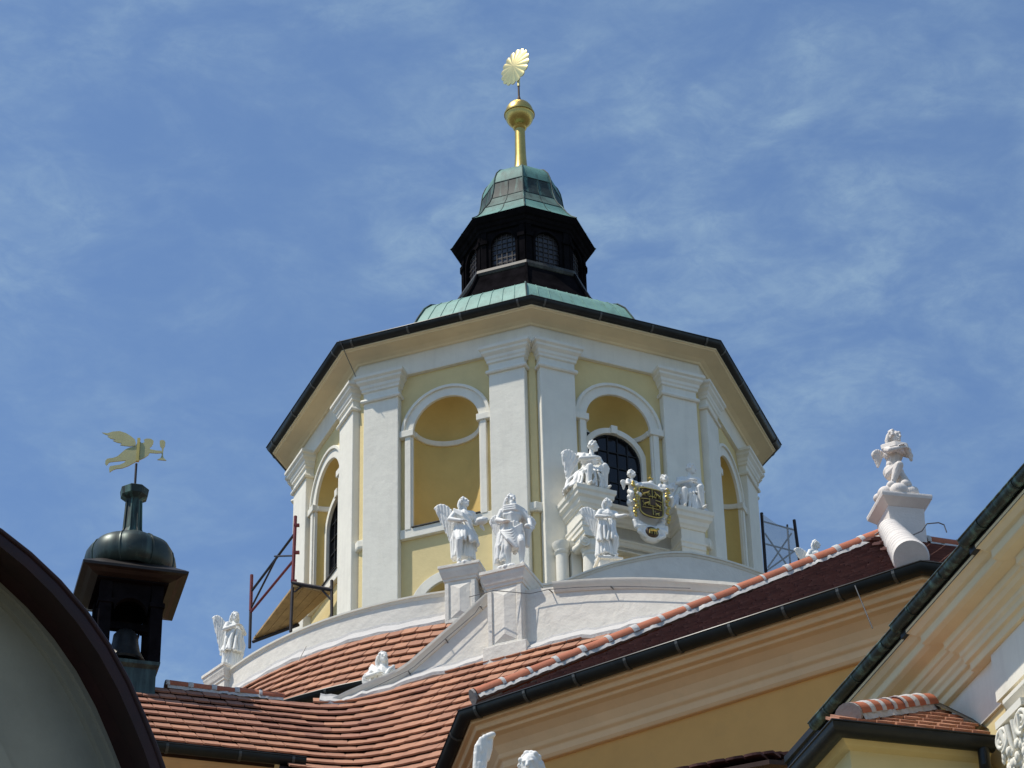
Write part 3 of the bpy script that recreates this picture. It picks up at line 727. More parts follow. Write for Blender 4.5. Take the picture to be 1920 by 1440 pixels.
# parapet wall as rows: outer bottom, outer top, inner top, inner bottom
def wall_rows(P2, ztop, zbot, thick):
    m = MB(); rows = []
    n = len(P2)
    for i in range(n):
        t = (P2[min(i+1,n-1)]-P2[max(i-1,0)]).normalized(); nn = Vector((t.y,-t.x))
        o = P2[i]; k = P2[i]-nn*thick
        rows.append([(o.x,o.y,zbot[i]),(o.x,o.y,ztop[i]),(k.x,k.y,ztop[i]),(k.x,k.y,zbot[i])])
    m.grid(rows, closev=True)
    m.f.append([len(m.v)-4,len(m.v)-3,len(m.v)-2,len(m.v)-1]); m.f.append([0,1,2,3])
    return m
par = wall_rows(TB, TZ, base, 0.30).build('parapet_wall', 'rough_white', lower, True, 50)
iP = 11
COP = [(-0.34,-0.01),(0.012,-0.105),(0.03,-0.075),(0.045,-0.03),(0.075,0.0),(0.08,0.045),(-0.34,0.07)]
MB().sweep(COP, TB[:iP], zoff=TZ[:iP], loop=True).build('coping', 'white_plaster', lower, True, 40)
MB().sweep(COP, TB[iP:], zoff=TZ[iP:], loop=True).build('coping', 'white_plaster', lower, True, 40)
# mortar fillet where the tiles meet the parapet
FB = [Vector((p.x, p.y)) for p in pathB]
FZ = [zS(p.x, p.y)-GROUND for p in pathB]
fp, fz = [], []
for i in range(1, len(FB)-1):
    for t in [k/5 for k in range(5)]:
        q = FB[i]*(1-t)+FB[i+1]*t; fp.append(q-Vector((li.x,li.y))); fz.append(zS(q.x,q.y)-GROUND + 0.018*math.sin(len(fp)*0.9)+0.012*math.sin(len(fp)*2.3))
MB().sweep([(-0.03,0.13),(0.003,0.125),(0.014,0.085),(0.08,0.02),(0.16,-0.06),(0.155,-0.11),(-0.03,-0.25)], fp, zoff=fz, loop=True).build('mortar_fillet', 'lime_mortar', lower, True, 25)
# pier below statue with diamond panel
pp = on_wall(952, 1150); pdir = math.atan2(d_.y, d_.x)
PIER_RZ = R(-22)
pier = pedestal(lower, (pp.x+0.06, pp.y+0.10), PIER_RZ, 0.53, 0.52, zS(pp.x, pp.y)+0.0, on_wall(960,1076).z, 'rough_white', inv=li)
PIER_TOP = on_wall(960,1076).z; PIER_C = Vector((pp.x+0.06, pp.y+0.10, PIER_TOP))
MB().box((-0.33,-0.31,-0.7),(0.33,0.25,0.07)).build('plinth', 'rough_white', pier, bevel=0.012)
# tiles: contours of the swept roof surface
def contour(z, x0=-7.2, x1=2.6, n=150):
    out = []
    for i in range(n+1):
        x = x0 + (x1-x0)*i/n; lo, hi = 25.0, 42.0
        for _ in range(26):
            mid = (lo+hi)/2
            if zS(x, mid) < z: lo = mid
            else: hi = mid
        out.append(Vector((x, lo, z)))
    return out
def inside_wall(p, off):
    """True if p lies on the viewer's side of the parapet by at least off"""
    for a, b in zip(pathB[:-1], pathB[1:]):
        v = (b-a); L = v.length; v = v/L; q = Vector((p.x,p.y))-a; t = q.dot(v)
        if 0 <= t <= L: return q.dot(Vector((v.y,-v.x))) > off
    return p.x < pathB[0].x and zS(p.x, p.y) < RIDGE_L - 0.02
gl = on_plane(440, 1421, (-SL*gL.x, -SL*gL.y, 1), pL)
ZGL = gl.z
def keep(p):
    if p.z < ZGL - 0.02 and p.x < -2.95: return False
    if p.x < pathB[0].x and p.z > RIDGE_L-0.05: return False
    x, y = to_px(p)
    if y > 1475 or x < -60: return False
    if p.x < pathB[0].x+0.3 and p.z > RIDGE_L-0.10: return False
    return inside_wall(p, 0.13)
def upS(p, t):
    h = 1e-3; gx = (zS(p.x+h,p.y)-zS(p.x-h,p.y))/(2*h); gy = (zS(p.x,p.y+h)-zS(p.x,p.y-h))/(2*h)
    return Vector((gx, gy, gx*gx+gy*gy)).normalized()
bpy.context.view_layer.update()
dz = TE*math.sin(R(50))
levels = [RIDGE_L + 0.95 - k*dz for k in range(26)]
tl = roof_from_contours(contour, levels, TW, TE, keep, upS)
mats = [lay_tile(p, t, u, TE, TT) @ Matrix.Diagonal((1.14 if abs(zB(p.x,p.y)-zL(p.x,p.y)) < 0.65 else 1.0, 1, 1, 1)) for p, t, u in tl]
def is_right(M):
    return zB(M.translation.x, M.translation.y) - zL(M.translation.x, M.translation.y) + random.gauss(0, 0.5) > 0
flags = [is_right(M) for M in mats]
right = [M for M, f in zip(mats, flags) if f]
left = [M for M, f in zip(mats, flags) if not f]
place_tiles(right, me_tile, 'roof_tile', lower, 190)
place_tiles(left, me_tile, 'roof_tile_shaded', lower, 110)
# boarding below the tiles
def path_y(x):
    for a, b in zip(pathB[:-1], pathB[1:]):
        if a.x <= x <= b.x: return a.y + (b.y-a.y)*(x-a.x)/(b.x-a.x)
    return None
rows = []
for i in range(71):
    x = -7.2 + 0.14*i; yt = path_y(x); row = []
    zt = zS(x, yt-0.02) if yt else RIDGE_L
    zlo = ZGL-0.02 if x < -3.0 else 14.0
    for k in range(16):
        z = zt + (zlo-zt)*k/15; lo, hi = 22.0, 42.0
        for _ in range(24):
            mid = (lo+hi)/2
            if zS(x, mid) < z: lo = mid
            else: hi = mid
        row.append((x-li.x, lo-li.y, z-GROUND-0.02))
    rows.append(row)
MB().grid(rows).build('roof_boarding', 'roof_felt', lower)
# back slope behind the left ridge, gutter and wall below the left roof
def L_at(u, z):                               # point on the left roof plane, u metres along its courses
    p = Vector((pL.x, pL.y)) + Vector((math.cos(thL), math.sin(thL)))*u + gL*((z-pL.z)/SL)
    return Vector((p.x, p.y, z))
r0, r1 = L_at(-3.0, RIDGE_L), L_at(1.78, RIDGE_L)
bk = Vector((gL.x, gL.y, -0.9))*2.5
MB().add([q-li for q in (r0, r1, r1+bk, r0+bk)], [(0,1,2,3)]).build('roof_slope', 'roof_felt', lower)
g0, g1 = L_at(-3.0, ZGL-0.03), L_at(1.62, ZGL-0.03)
MB().sweep(half_round(0.085, (0.05, ZGL-GROUND+0.02)), [(g0.x-li.x, g0.y-li.y), (g1.x-li.x, g1.y-li.y)], loop=True).build('gutter', 'gutter_metal', lower, True, 50)
for u in (-0.2, 0.75, 1.45):
    q = L_at(u, ZGL-0.03); gutter_band(0.095, (0.05, ZGL-GROUND+0.02), (q.x-li.x, q.y-li.y), (math.cos(thL), math.sin(thL)), lower)
w0, w1 = L_at(-3.0, ZGL), L_at(1.75, ZGL)
MB().sweep([(-0.45,0),(-0.45,ZGL-GROUND-0.25),(-0.35,ZGL-GROUND-0.2),(-0.1,ZGL-GROUND-0.10),(-0.05,ZGL-GROUND-0.06),(-0.8,ZGL-GROUND-0.06),(-0.8,0)], [(w0.x-li.x,w0.y-li.y),(w1.x-li.x,w1.y-li.y)], loop=True).build('wall', 'peach_plaster', lower)
# front wall far below the swept roof (out of the picture, carries the roof)
q0 = on_plane(560, 1560, nB, pB); q1 = on_plane(1500, 1500, nB, pB)
MB().poly([(q0.x-li.x,q0.y-li.y,0),(1.2-li.x,q0.y-1.6-li.y,0),(2.6-li.x,34.5-li.y,0),(-2.8-li.x,36.0-li.y,0)], (0,0,q0.z-GROUND-0.8)).build('base_wall', 'yellow_plaster', lower)

# ---- half-round ridge tiles with mortar bands
def ridge_run(parent, inv, a, b, r, L, mat='ridge_tile', cap_start=True, sq=0.85, skip_last=False, bed_w=1.25, bed=True):
    a, b = Vector(a), Vector(b); d = (b-a).normalized(); n = max(1, round((b-a).length/L)); step = (b-a).length/n
    side = d.cross(Vector((0,0,1))).normalized(); up = side.cross(d).normalized()
    def half(p, r, lo=-12):
        return [p + side*(r*math.cos(R(t)))*1.0 + up*(r*sq*math.sin(R(t))) - inv for t in [lo+(180-2*lo)*i/12 for i in range(13)]]
    for i in range(n):
        p0, p1 = a + d*step*i, a + d*step*(i+1.06)
        j = random.gauss(0, 0.004)
        m = MB(); rr = r*(1+random.gauss(0, 0.012))
        m.grid([half(p0+up*j, rr*1.03), half(p0+d*step*0.5+up*j, rr), half(p1+up*j, rr*0.97)])
        m.grid([half(p1+up*j, rr*0.85), half(p0+up*j, rr*0.9)])
        m.grid([half(p0+up*j, rr*0.9), half(p0+up*j, rr*1.03)])
        m.build('ridge_tile', mat, parent, True, 50)
        if i or not cap_start:
            m = MB(); w = 0.05 + random.random()*0.02
            sk = d*random.gauss(0, 0.006)
            ra = rr*1.07
            m.grid([half(p0-d*w*0.5+sk, rr*0.99), half(p0-d*w*0.35, ra), half(p0+d*w*0.35-sk, ra*1.01), half(p0+d*w*0.6, rr*0.99)])
            m.build('mortar_joint', 'lime_mortar', parent, True, 70)
    # mortar bedding along the foot
    if not bed: return
    rows = []
    nn = n*8
    for i in range(nn+1):
        p = a + d*(b-a).length*i/nn - inv; wv = bed_w*0.92 + 0.07*math.sin(i*1.7) + 0.07*math.sin(i*0.61+2) + random.gauss(0, 0.07)
        rows.append([p + side*r*wv - up*r*0.62, p + side*r*0.9 - up*r*0.02, p - side*r*0.9 - up*r*0.02, p - side*r*wv - up*r*0.62])
    MB().grid(rows).build('mortar_bed', 'lime_mortar', parent, True, 60)
    if cap_start:
        m = MB(); h0 = half(a-d*0.015, r*1.06, -40); c = a - d*0.015 - inv
        m.add(h0 + [q - d*0.03 for q in h0], [list(range(13)), list(range(13,26))[::-1]] + [(i,i+1,14+i,13+i) for i in range(12)] + [(12,0,13,25)])
        m.build('mortar_end', 'dark_lead' if mat == 'x' else 'lime_mortar_grey', parent)
material('lime_mortar_grey', (0.30, 0.27, 0.25), 0.95, var=0.1, scale=8, bump=0.4, bscale=25)
ridge_run(lower, li, L_at(0.10, RIDGE_L+0.06), L_at(1.74, RIDGE_L+0.06), 0.11, 0.33, cap_start=False, bed=True, bed_w=1.1)

# ================================================================== RIGHT WING with hip roof, apex pedestal, gutter
ZR = 16.3
wing = empty('chapel_wing', (2, 33, GROUND), 'ochre chapel wing with dark tiled hip roof and black gutter', 'church')
wi = Vector((2, 33, GROUND))
C1 = on_z(874, 1338, ZR); C2 = on_z(1727, 1062, ZR)
dR = (C2-C1).normalized(); upR = Vector((-dR.y, dR.x, 0))
d2 = Vector((math.cos(R(102.4)), math.sin(R(102.4)), 0)); d3 = Vector((math.cos(R(16)), math.sin(R(16)), 0))
PHI = math.tan(R(37.2))
nR = Vector((-PHI*upR.x, -PHI*upR.y, 1))
HS = on_plane(893, 1318, nR, C1); APX = on_plane(1662, 1012, nR, C1)
C0 = C1 + d2*4.5; C3 = C2 + d3*5.0
foot = [C0, C1, C2, C3]
def wpath(off=0): return [(q.x-wi.x, q.y-wi.y) for q in foot]
zr = ZR-GROUND
MB().sweep(half_round(0.095, (0.0, zr)), wpath(), loop=True).build('gutter', 'gutter_metal', wing, True, 50)
for k in range(9):
    s = 0.03 + 0.115*k
    q = C1 + (C2-C1)*s; gutter_band(0.105, (0.0, zr), (q.x-wi.x, q.y-wi.y), dR, wing)
for s in (0.5, 1.5):
    q = C1 + d2*s; gutter_band(0.105, (0.0, zr), (q.x-wi.x, q.y-wi.y), -d2, wing)
MB().sweep([(-0.95,zr-0.62),(-0.50,zr-0.62),(-0.47,zr-0.58),(-0.47,zr-0.50),(-0.43,zr-0.47),(-0.42,zr-0.42),(-0.36,zr-0.33),(-0.27,zr-0.26),(-0.20,zr-0.235),(-0.20,zr-0.20),(-0.13,zr-0.19),(-0.12,zr-0.13),(-0.06,zr-0.12),(-0.06,zr-0.06),(-0.95,zr-0.03)], wpath(), loop=True).build('eaves_cornice', 'peach_plaster', wing, bevel=0.012)
MB().sweep([(-0.55,0),(-0.55,zr-0.6),(-0.9,zr-0.6),(-0.9,0)], wpath(), loop=True).build('wall', 'ochre_plaster', wing)
# roof planes: front slope, left slope (hidden from the viewer), right slope
lift = Vector((0,0,-0.03))
BACK = APX + d3*4.0
m = MB(); m.add([q-wi+lift for q in (C1, C2, APX)], [(0,1,2)]); m.add([q-wi+lift for q in (C1, APX, C0+Vector((1.2,0.6,1.2)), C0)], [(0,1,2,3)]); m.add([q-wi+lift for q in (C2, C3, BACK, APX)], [(0,1,2,3)])
m.add([q-wi+lift for q in (APX, BACK, BACK+Vector((-1,3.0,-2.4)), APX+Vector((-1,3.0,-2.4)))], [(0,1,2,3)])
m.build('roof_boarding', 'roof_felt', wing)
bpy.context.view_layer.update()
me_tile2 = tile_mesh(0.19, 0.30, 0.026, 'roof_tile')
mats = []
upv = Vector((upR.x, upR.y, PHI)).normalized()
def bary(p):
    a, b, c = C1, C2, APX
    v0, v1, v2 = Vector((b.x-a.x,b.y-a.y)), Vector((c.x-a.x,c.y-a.y)), Vector((p.x-a.x,p.y-a.y))
    d = v0.x*v1.y-v1.x*v0.y; u = (v2.x*v1.y-v1.x*v2.y)/d; v = (v0.x*v2.y-v2.x*v0.y)/d
    return u >= 0.010 and v >= -0.02 and u+v <= 1.0 and v < 0.94
for k in range(80):
    sh = random.random()*0.19
    for i in range(52):
        p = C1 + dR*(-0.1+sh+i*0.19) + upv*(0.0+k*0.165)
        if bary(p): mats.append(lay_tile(p, dR, upv, 0.165, 0.026, 1.8))
# right slope, only its lit edge shows
upv3 = Vector((-d3.y, d3.x, 0)); sl3 = (APX.z-C2.z)/max((APX-C2).dot(upv3), 0.3); upv3 = Vector((upv3.x, upv3.y, sl3)).normalized()
for k in range(24):
    for i in range(16):
        p = C2 + d3*(0.1+(i+0.5*(k%2))*0.19) + upv3*(k*0.21)
        if p.z < APX.z-0.05 and (p-C2).dot(d3) > (p-C2).dot(Vector((-d3.y,d3.x,0)))*0.30: mats.append(lay_tile(p, d3, upv3, 0.21, 0.028))
place_tiles(mats, me_tile2, 'roof_tile_butt_shade', wing)
up6 = Vector((0,0,0.075))
ridge_run(wing, wi, HS+up6, APX+up6, 0.128, 0.38, bed_w=1.22)
ridge_run(wing, wi, APX+d3*0.55, BACK, 0.13, 0.42, cap_start=False)
# mortared hip from the apex to the near corner: ribbed half-round
hd = (C2 + Vector((0,0,0.12)) - APX); hl = hd.length; hd.normalize()
side = hd.cross(Vector((0,0,1))).normalized(); upn = side.cross(hd).normalized()
m = MB(); rows = []; nrib = 13
A0, A1 = on_plane(1667, 992, (0,1,0), (0,APX.y-0.1,0)), on_Y(1708, 1046, C2.y+0.28)
hd = (A1-A0); hl = hd.length; hd.normalize(); side = hd.cross(Vector((0,0,1))).normalized(); upn = side.cross(hd).normalized()
for i in range(nrib*6+1):
    t = i/(nrib*6); ph = (i % 6)/5; r = 0.135 + 0.062*t + 0.012*ph - (0.028 if i % 6 == 0 and 0 < i < nrib*6 else 0) + random.gauss(0, 0.0012)
    c = A0 + hd*hl*t - wi
    rows.append([c + side*r*math.cos(R(a)) + upn*r*math.sin(R(a)) for a in range(-40, 221, 10)])
m.grid(rows); m.f.append(list(range(len(m.v)-27, len(m.v))))
m.build('mortared_hip', 'statue_cream', wing, True, 28)
# apex pedestal with splayed slab
PZ = on_Y(1692, 952, APX.y).z
AC = on_Y(1690, 985, APX.y)
pa = MB().box((-0.24,-0.24,-0.45),(0.24,0.24,PZ-0.0-AC.z-0.08)).build('pedestal', 'statue_cream', wing, bevel=0.01)
pa.location = AC-wi; pa.rotation_euler = (0,0,R(12))
hh = PZ-AC.z
sl = MB().lathe([(0.345,hh-0.14),(0.475,hh-0.035),(0.485,hh+0.0),(0.48,hh+0.03),(0.1,hh+0.035)], 4, rot=PI/4).build('slab', 'statue_cream', pa, bevel=0.008)
MB().lathe([(0.335,hh-0.30),(0.345,hh-0.14)], 4, rot=PI/4).build('slab_neck', 'statue_cream', pa)
CHERUB = Vector((AC.x-0.02, AC.y-0.08, PZ+0.03))

# ================================================================== NEAR RIGHT BUILDING with copper-edged cornice
ZE = 13.0
G0, G1 = on_z(1462, 1410, ZE), on_z(1920, 885, ZE)
dE = (G1-G0).normalized(); nE = Vector((dE.y, -dE.x, 0))       # outwards (left, towards the viewer)
near = empty('corniced_building', (G0.x, G0.y, GROUND), 'near white and yellow facade with deep moulded cornice and green copper gutter', 'building')
ni = Vector((G0.x, G0.y, GROUND)); ze = ZE-GROUND
J1 = (on_z(1672, 1168, ZE)-G0).dot(dE); J2 = (on_z(1800, 1008, ZE)-G0).dot(dE); LEN = (G1-G0).length + 5.0
def epath(steps, off0=0.0):
    """plan path along the facade with outward steps at J1 and J2"""
    out = []
    for s, o in steps: out.append(((dE*s + nE*o).x, (dE*s + nE*o).y))
    return out
STEP = [(0,-0.065),(J1,-0.065),(J1+0.001,-0.03),(J2,-0.03),(J2+0.001,0.02),(LEN,0.02)]
GS = (on_z(1496, 1352, ZE)-G0).dot(dE)
COR = [(-0.95,-1.02),(-0.72,-1.02),(-0.72,-0.90),(-0.66,-0.88),(-0.66,-0.80),(-0.62,-0.76),(-0.62,-0.70),(-0.54,-0.66),(-0.50,-0.60),(-0.46,-0.58),(-0.46,-0.47),(-0.30,-0.44),(-0.22,-0.40),(-0.22,-0.28),(-0.16,-0.25),(-0.10,-0.19),(-0.06,-0.17),(-0.06,-0.09),(-0.95,-0.06)]
COR = [(-0.06+(o+0.06)*0.60, -0.06+(z+0.06)*0.62) for o, z in COR]
MB().sweep([(o, z+ze) for o, z in COR], epath(STEP), loop=True).build('cornice', 'cream_plaster', near, bevel=0.010)
for (s0, s1, o) in ((GS, J1, -0.065), (J1-0.04, J2, -0.03), (J2-0.04, LEN, 0.02)):
    MB().sweep(half_round(0.058, (-0.02, ze-0.02)), epath([(s0,o),(s1,o)]), loop=True).build('gutter', 'copper_verdigris', near, True, 50)
    MB().sweep([(-0.12,ze-0.13),(-0.062,ze-0.13),(-0.058,ze-0.06),(-0.03,ze-0.05),(-0.03,ze+0.02),(-0.12,ze+0.02)], epath([(s0 if s0 > 1 else -0.12,o),(s1,o)]), loop=True).build('fascia_board', 'gutter_metal', near)
    k = s0 + 0.35
    while k < s1:
        p = dE*k + nE*o; gutter_band(0.065, (-0.02, ze-0.02), (p.x, p.y), dE, near, 'copper_verdigris', 0.025); k += 0.66
MB().poly([dE*0+nE*-0.15+Vector((0,0,ze)), dE*LEN+nE*-0.15+Vector((0,0,ze)), dE*LEN-nE*4+Vector((0,0,ze+1.4)), -nE*4+Vector((0,0,ze+1.4))], (0,0,0.03)).build('copper_roof', 'copper_aged', near)
MB().sweep([(-0.50,0),(-0.50,ze-0.62),(-0.9,ze-0.62),(-0.9,0)], epath([(0.25,-0.10),(LEN,-0.10)]), loop=True).build('wall', 'yellow_plaster', near)
MB().sweep([(-0.475,ze-1.12),(-0.475,ze-0.63),(-0.52,ze-0.63),(-0.52,ze-1.12)], epath([(0.25,-0.1),(J1+0.3,-0.1),(J1+0.301,-0.05),(LEN,-0.05)]), loop=True).build('frieze', 'white_plaster', near)
# pilasters with leafy volute capitals
def lump(m, c, r, n=8, squash=(1,1,1)):
    rows = [[(c[0]+r*squash[0]*math.sin(PI*i/n)*math.cos(2*PI*j/n), c[1]+r*squash[1]*math.sin(PI*i/n)*math.sin(2*PI*j/n), c[2]+r*squash[2]*math.cos(PI*i/n)) for j in range(n)] for i in range(n+1)]
    m.grid(rows, closev=True)
def spiral(m, c, ax, up, r0, turns=2.1, th=0.028, flip=1):
    pts = []; rs = []
    for i in range(36):
        t = i/35; a = -0.5*PI + flip*turns*2*PI*t; r = r0*(1-0.86*t)
        pts.append(Vector(c) + Vector(ax)*r*math.cos(a) + Vector(up)*r*math.sin(a)); rs.append(th*(1-0.45*t))
    m.tube(pts, rs, 7)
qc = on_plane(1900, 1372, nE, G0-nE*0.32); SC = (qc-G0).dot(dE); ZCAP = qc.z-GROUND+0.20
DZ = ZCAP-(ze-1.66)
MB().sweep([(-0.520,ze-1.66+DZ),(-0.455,ze-1.66+DZ),(-0.455,ze-1.60+DZ),(-0.420,ze-1.58+DZ),(-0.420,ze-1.52+DZ),(-0.380,ze-1.49+DZ),(-0.340,ze-1.44+DZ),(-0.340,ze-1.40+DZ),(-0.520,ze-1.38+DZ)], epath([(SC-0.30,-0.08),(LEN,-0.08)]), loop=True).build('architrave', 'white_plaster', near, bevel=0.006)
for s_c in (SC, SC+1.9):
    cc = dE*s_c + nE*(-0.44); w = 0.36
    pl = MB().poly([cc-dE*w/2-nE*0.1+Vector((0,0,0)), cc+dE*w/2-nE*0.1, cc+dE*w/2+nE*0.07, cc-dE*w/2+nE*0.07], (0,0,ZCAP-0.55)).build('pilaster', 'white_plaster', near)
    m = MB(); zc = ZCAP
    m.poly([cc-dE*(w/2+0.10)-nE*0.1+Vector((0,0,zc-0.07)), cc+dE*(w/2+0.10)-nE*0.1+Vector((0,0,zc-0.07)), cc+dE*(w/2+0.06)+nE*0.15+Vector((0,0,zc-0.07)), cc-dE*(w/2+0.06)+nE*0.15+Vector((0,0,zc-0.07))], (0,0,0.07))
    m.poly([cc-dE*w/2-nE*0.1+Vector((0,0,zc-0.60)), cc+dE*w/2-nE*0.1+Vector((0,0,zc-0.60)), cc+dE*w/2+nE*0.08+Vector((0,0,zc-0.60)), cc-dE*w/2+nE*0.08+Vector((0,0,zc-0.60))], (0,0,0.54))
    for sg in (-1, 1):
        spiral(m, cc+dE*sg*(w/2+0.005)+nE*0.13+Vector((0,0,zc-0.19)), dE*sg, (0,0,1), 0.115, flip=-1)
        spiral(m, cc+dE*sg*(w/2+0.06)+nE*0.06+Vector((0,0,zc-0.19)), nE, (0,0,1), 0.10, flip=-1, th=0.024)
    rnd = random.Random(5)
    for row, (zz, rr, out) in enumerate(((zc-0.34,0.055,0.13),(zc-0.46,0.06,0.125),(zc-0.56,0.05,0.10))):
        for i in range(6):
            u = -w/2 + w*(i+0.5*(row % 2))/5.2
            for k in range(4):
                lump(m, cc+dE*(u+rnd.gauss(0,0.015))+nE*(out-0.012*k+rnd.gauss(0,0.008))+Vector((0,0,zz-0.028*k+rnd.gauss(0,0.008))), rr*(0.60-0.09*k)*rnd.uniform(0.7,1.1), 6, (0.8,1,1.5))
    for i in range(4):
        u = -w*0.3 + w*0.2*i
        m.tube([cc+dE*u+nE*0.09+Vector((0,0,zc-0.5)), cc+dE*(u*1.2)+nE*0.12+Vector((0,0,zc-0.3)), cc+dE*(u*1.5)+nE*0.14+Vector((0,0,zc-0.12))], [0.02,0.025,0.03], 6)
    m.build('capital', 'white_plaster', pl, True, 60)

# ---- small tiled bay in front of the near facade
ZSM = 11.5
bay = empty('tiled_bay_roof', (3.2, 23, GROUND), 'small yellow bay with red and white ridge tiles and black gutter', 'building')
bi = Vector((3.2, 23, GROUND)); zs_ = ZSM-GROUND
E0, E1, E2 = on_z(1480, 1465, ZSM), on_z(1572, 1362, ZSM), on_z(1862, 1392, ZSM)
dA = (E1-E0).normalized(); dB = (E2-E1).normalized(); upB = Vector((-dB.y, dB.x, 0))
bp = [((q-bi).x, (q-bi).y) for q in (E0-dA*1.5, E1, E2)]
MB().sweep(half_round(0.092, (0.0, zs_)), bp, loop=True).build('gutter', 'gutter_metal', bay, True, 50)
m = MB(); m.poly([ (E2-bi)+Vector((0,0,0.005))+upB*0.079, (E2-bi)+Vector((0,0,0.005))-upB*0.079, (E2-bi)+Vector((0,0,-0.07))-upB*0.05, (E2-bi)+Vector((0,0,-0.07))+upB*0.05], dB*0.012).build('gutter_end', 'gutter_metal', bay)
for s in (0.33, 0.87):
    q = E1 + (E2-E1)*s-bi; gutter_band(0.086, (0.0, zs_), (q.x, q.y), dB, bay, w=0.04)
q = E0+dA*0.25-bi; gutter_band(0.086, (0.0, zs_), (q.x, q.y), dA, bay, w=0.04)
MB().tube([(E2-bi)-dB*0.10+Vector((0,0,-0.06)), (E2-bi)-dB*0.10+Vector((0,0,-0.22)), (E2-bi)-dB*0.06+upB*0.10+Vector((0,0,-0.36)), (E2-bi)-dB*0.05+upB*0.13+Vector((0,0,-2.5))], 0.052, 12).build('downpipe', 'gutter_metal', bay, True)
MB().sweep([(-0.16,0),(-0.16,zs_-0.13),(-0.10,zs_-0.11),(-0.04,zs_-0.06),(-0.5,zs_-0.06),(-0.5,0)], bp, loop=True).build('wall', 'yellow_plaster', bay)
ps = math.tan(R(41)); nbv = Vector((-ps*upB.x, -ps*upB.y, 1))
RS = on_plane(1596, 1352, nbv, E1)+Vector((0,0,0.05)); RE = on_plane(1738, 1332, nbv, E1)+Vector((0,0,0.05)); RE2 = on_plane(1852, 1372, nbv, E1)
m = MB(); m.add([q-bi+Vector((0,0,-0.02)) for q in (E1, E2, RE2, RE)], [(0,1,2),(0,2,3)])
m.add([q-bi+Vector((0,0,-0.02)) for q in (E0-dA*1.5, E1, RE, E0-dA*1.5+Vector((0.9,0.5,0.5)))], [(0,1,2,3)]); m.build('roof_boarding', 'roof_felt', bay)
bpy.context.view_layer.update()
me_t3 = tile_mesh(0.175, 0.26, 0.024, 'roof_tile')
upv = Vector((upB.x, upB.y, ps)).normalized(); mats = []
for k in range(9):
    for i in range(14):
        p = E1 + dB*((i+0.5*(k % 2))*0.175 + 0.05) + upv*(0.01+k*0.145)
        x, y = to_px(p + Vector((0,0,0.02)))
        if y > 1352-(x-1600)*0.174-4 and x < 1748+(y-1322)*1.95 and x < 1846: mats.append(lay_tile(p, dB, upv, 0.145, 0.024))
place_tiles(mats, me_t3, 'roof_tile', bay)
ridge_run(bay, bi, RS, RE, 0.13, 0.175, bed_w=1.1)
MB().add([q-bi for q in (RE+Vector((-0.05,-0.08,0.03)), RE+Vector((0.05,0.05,0.10)), RE2+Vector((0.08,0.06,0.05)), RE2+Vector((0,-0.02,0.02)))], [(0,1,2,3)]).build('flashing', 'dark_lead', bay)

# ================================================================== NEAR LEFT ARCHED GABLE in shade
YL = 21.0
aL = R(38); tL = Vector((math.cos(aL), math.sin(aL), 0)); nL = Vector((math.sin(aL), -math.cos(aL), 0))
pl0 = on_Y(150, 1200, YL)
gable = empty('arched_gable', (pl0.x, pl0.y, GROUND), 'shaded curved gable with broad dark maroon edge in the near left corner', 'building')
gi = Vector((pl0.x, pl0.y, GROUND))
outer = [(-330,905),(-160,930),(-60,962),(0,997),(55,1040),(110,1092),(160,1150),(203,1212),(240,1280),(268,1345),(290,1400),(306,1445),(322,1500),(340,1580),(352,1680)]
inner = [(-330,985),(-170,1005),(-80,1040),(-10,1080),(35,1120),(75,1165),(112,1212),(145,1262),(176,1318),(200,1368),(222,1418),(238,1465),(252,1520),(266,1600),(276,1700)]
FR = 0.60
Oo = [on_plane(x, y, nL, pl0+nL*FR) - gi for x, y in outer]
Wi = [on_plane(x, y, nL, pl0) - gi for x, y in inner]
Oi = [on_plane(x*0.30+u*0.70, y*0.30+v*0.70, nL, pl0+nL*FR) - gi for (x, y), (u, v) in zip(inner, outer)]
# the roof edge: a band with a rounded lip that sails out in front of the gable wall
m = MB()
Mid = [a*0.62+b*0.38 for a, b in zip(Oo, Oi)]
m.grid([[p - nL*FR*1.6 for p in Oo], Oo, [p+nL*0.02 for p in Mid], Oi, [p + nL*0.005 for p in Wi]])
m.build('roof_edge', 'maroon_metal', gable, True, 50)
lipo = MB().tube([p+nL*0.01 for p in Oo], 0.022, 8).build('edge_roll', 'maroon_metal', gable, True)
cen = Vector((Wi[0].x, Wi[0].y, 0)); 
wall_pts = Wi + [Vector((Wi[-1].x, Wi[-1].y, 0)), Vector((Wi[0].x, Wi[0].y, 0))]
m = MB(); m.add(wall_pts, [list(range(len(wall_pts)))]); m.add([p-nL*0.4 for p in wall_pts], [list(range(len(wall_pts)))]); m.build('gable_wall', 'shade_grey_stucco', gable)
def inset(P, d):
    c = P[0].copy(); c = Vector((P[0].x, P[0].y, P[-1].z)); return [p + (c-p).normalized()*d for p in P]
for d0, d1, o in ((0.02, 0.13, 0.10), (0.13, 0.20, 0.06)):
    a, b = inset(Wi, d0), inset(Wi, d1)
    MB().grid([[p for p in a], [p+nL*o for p in a], [p+nL*o for p in b], [p for p in b]]).build('moulding', 'shade_grey_stucco', gable, True, 40)
a = inset(Wi, 1.05); b = inset(Wi, 1.3)
fr = MB().grid([[p+nL*0.003 for p in a], [p+nL*0.07 for p in a], [p+nL*0.07 for p in b], [p+nL*0.003 for p in b]]).build('inner_frame', 'shade_grey_stucco', gable, True, 40)
ip = inset(Wi, 1.31); MB().add([p+nL*0.012 for p in ip] + [Vector((ip[-1].x, ip[-1].y, 0))+nL*0.012, Vector((ip[0].x, ip[0].y, 0))+nL*0.012], [list(range(len(ip)+2))]).build('yellow_panel', 'yellow_plaster', gable)

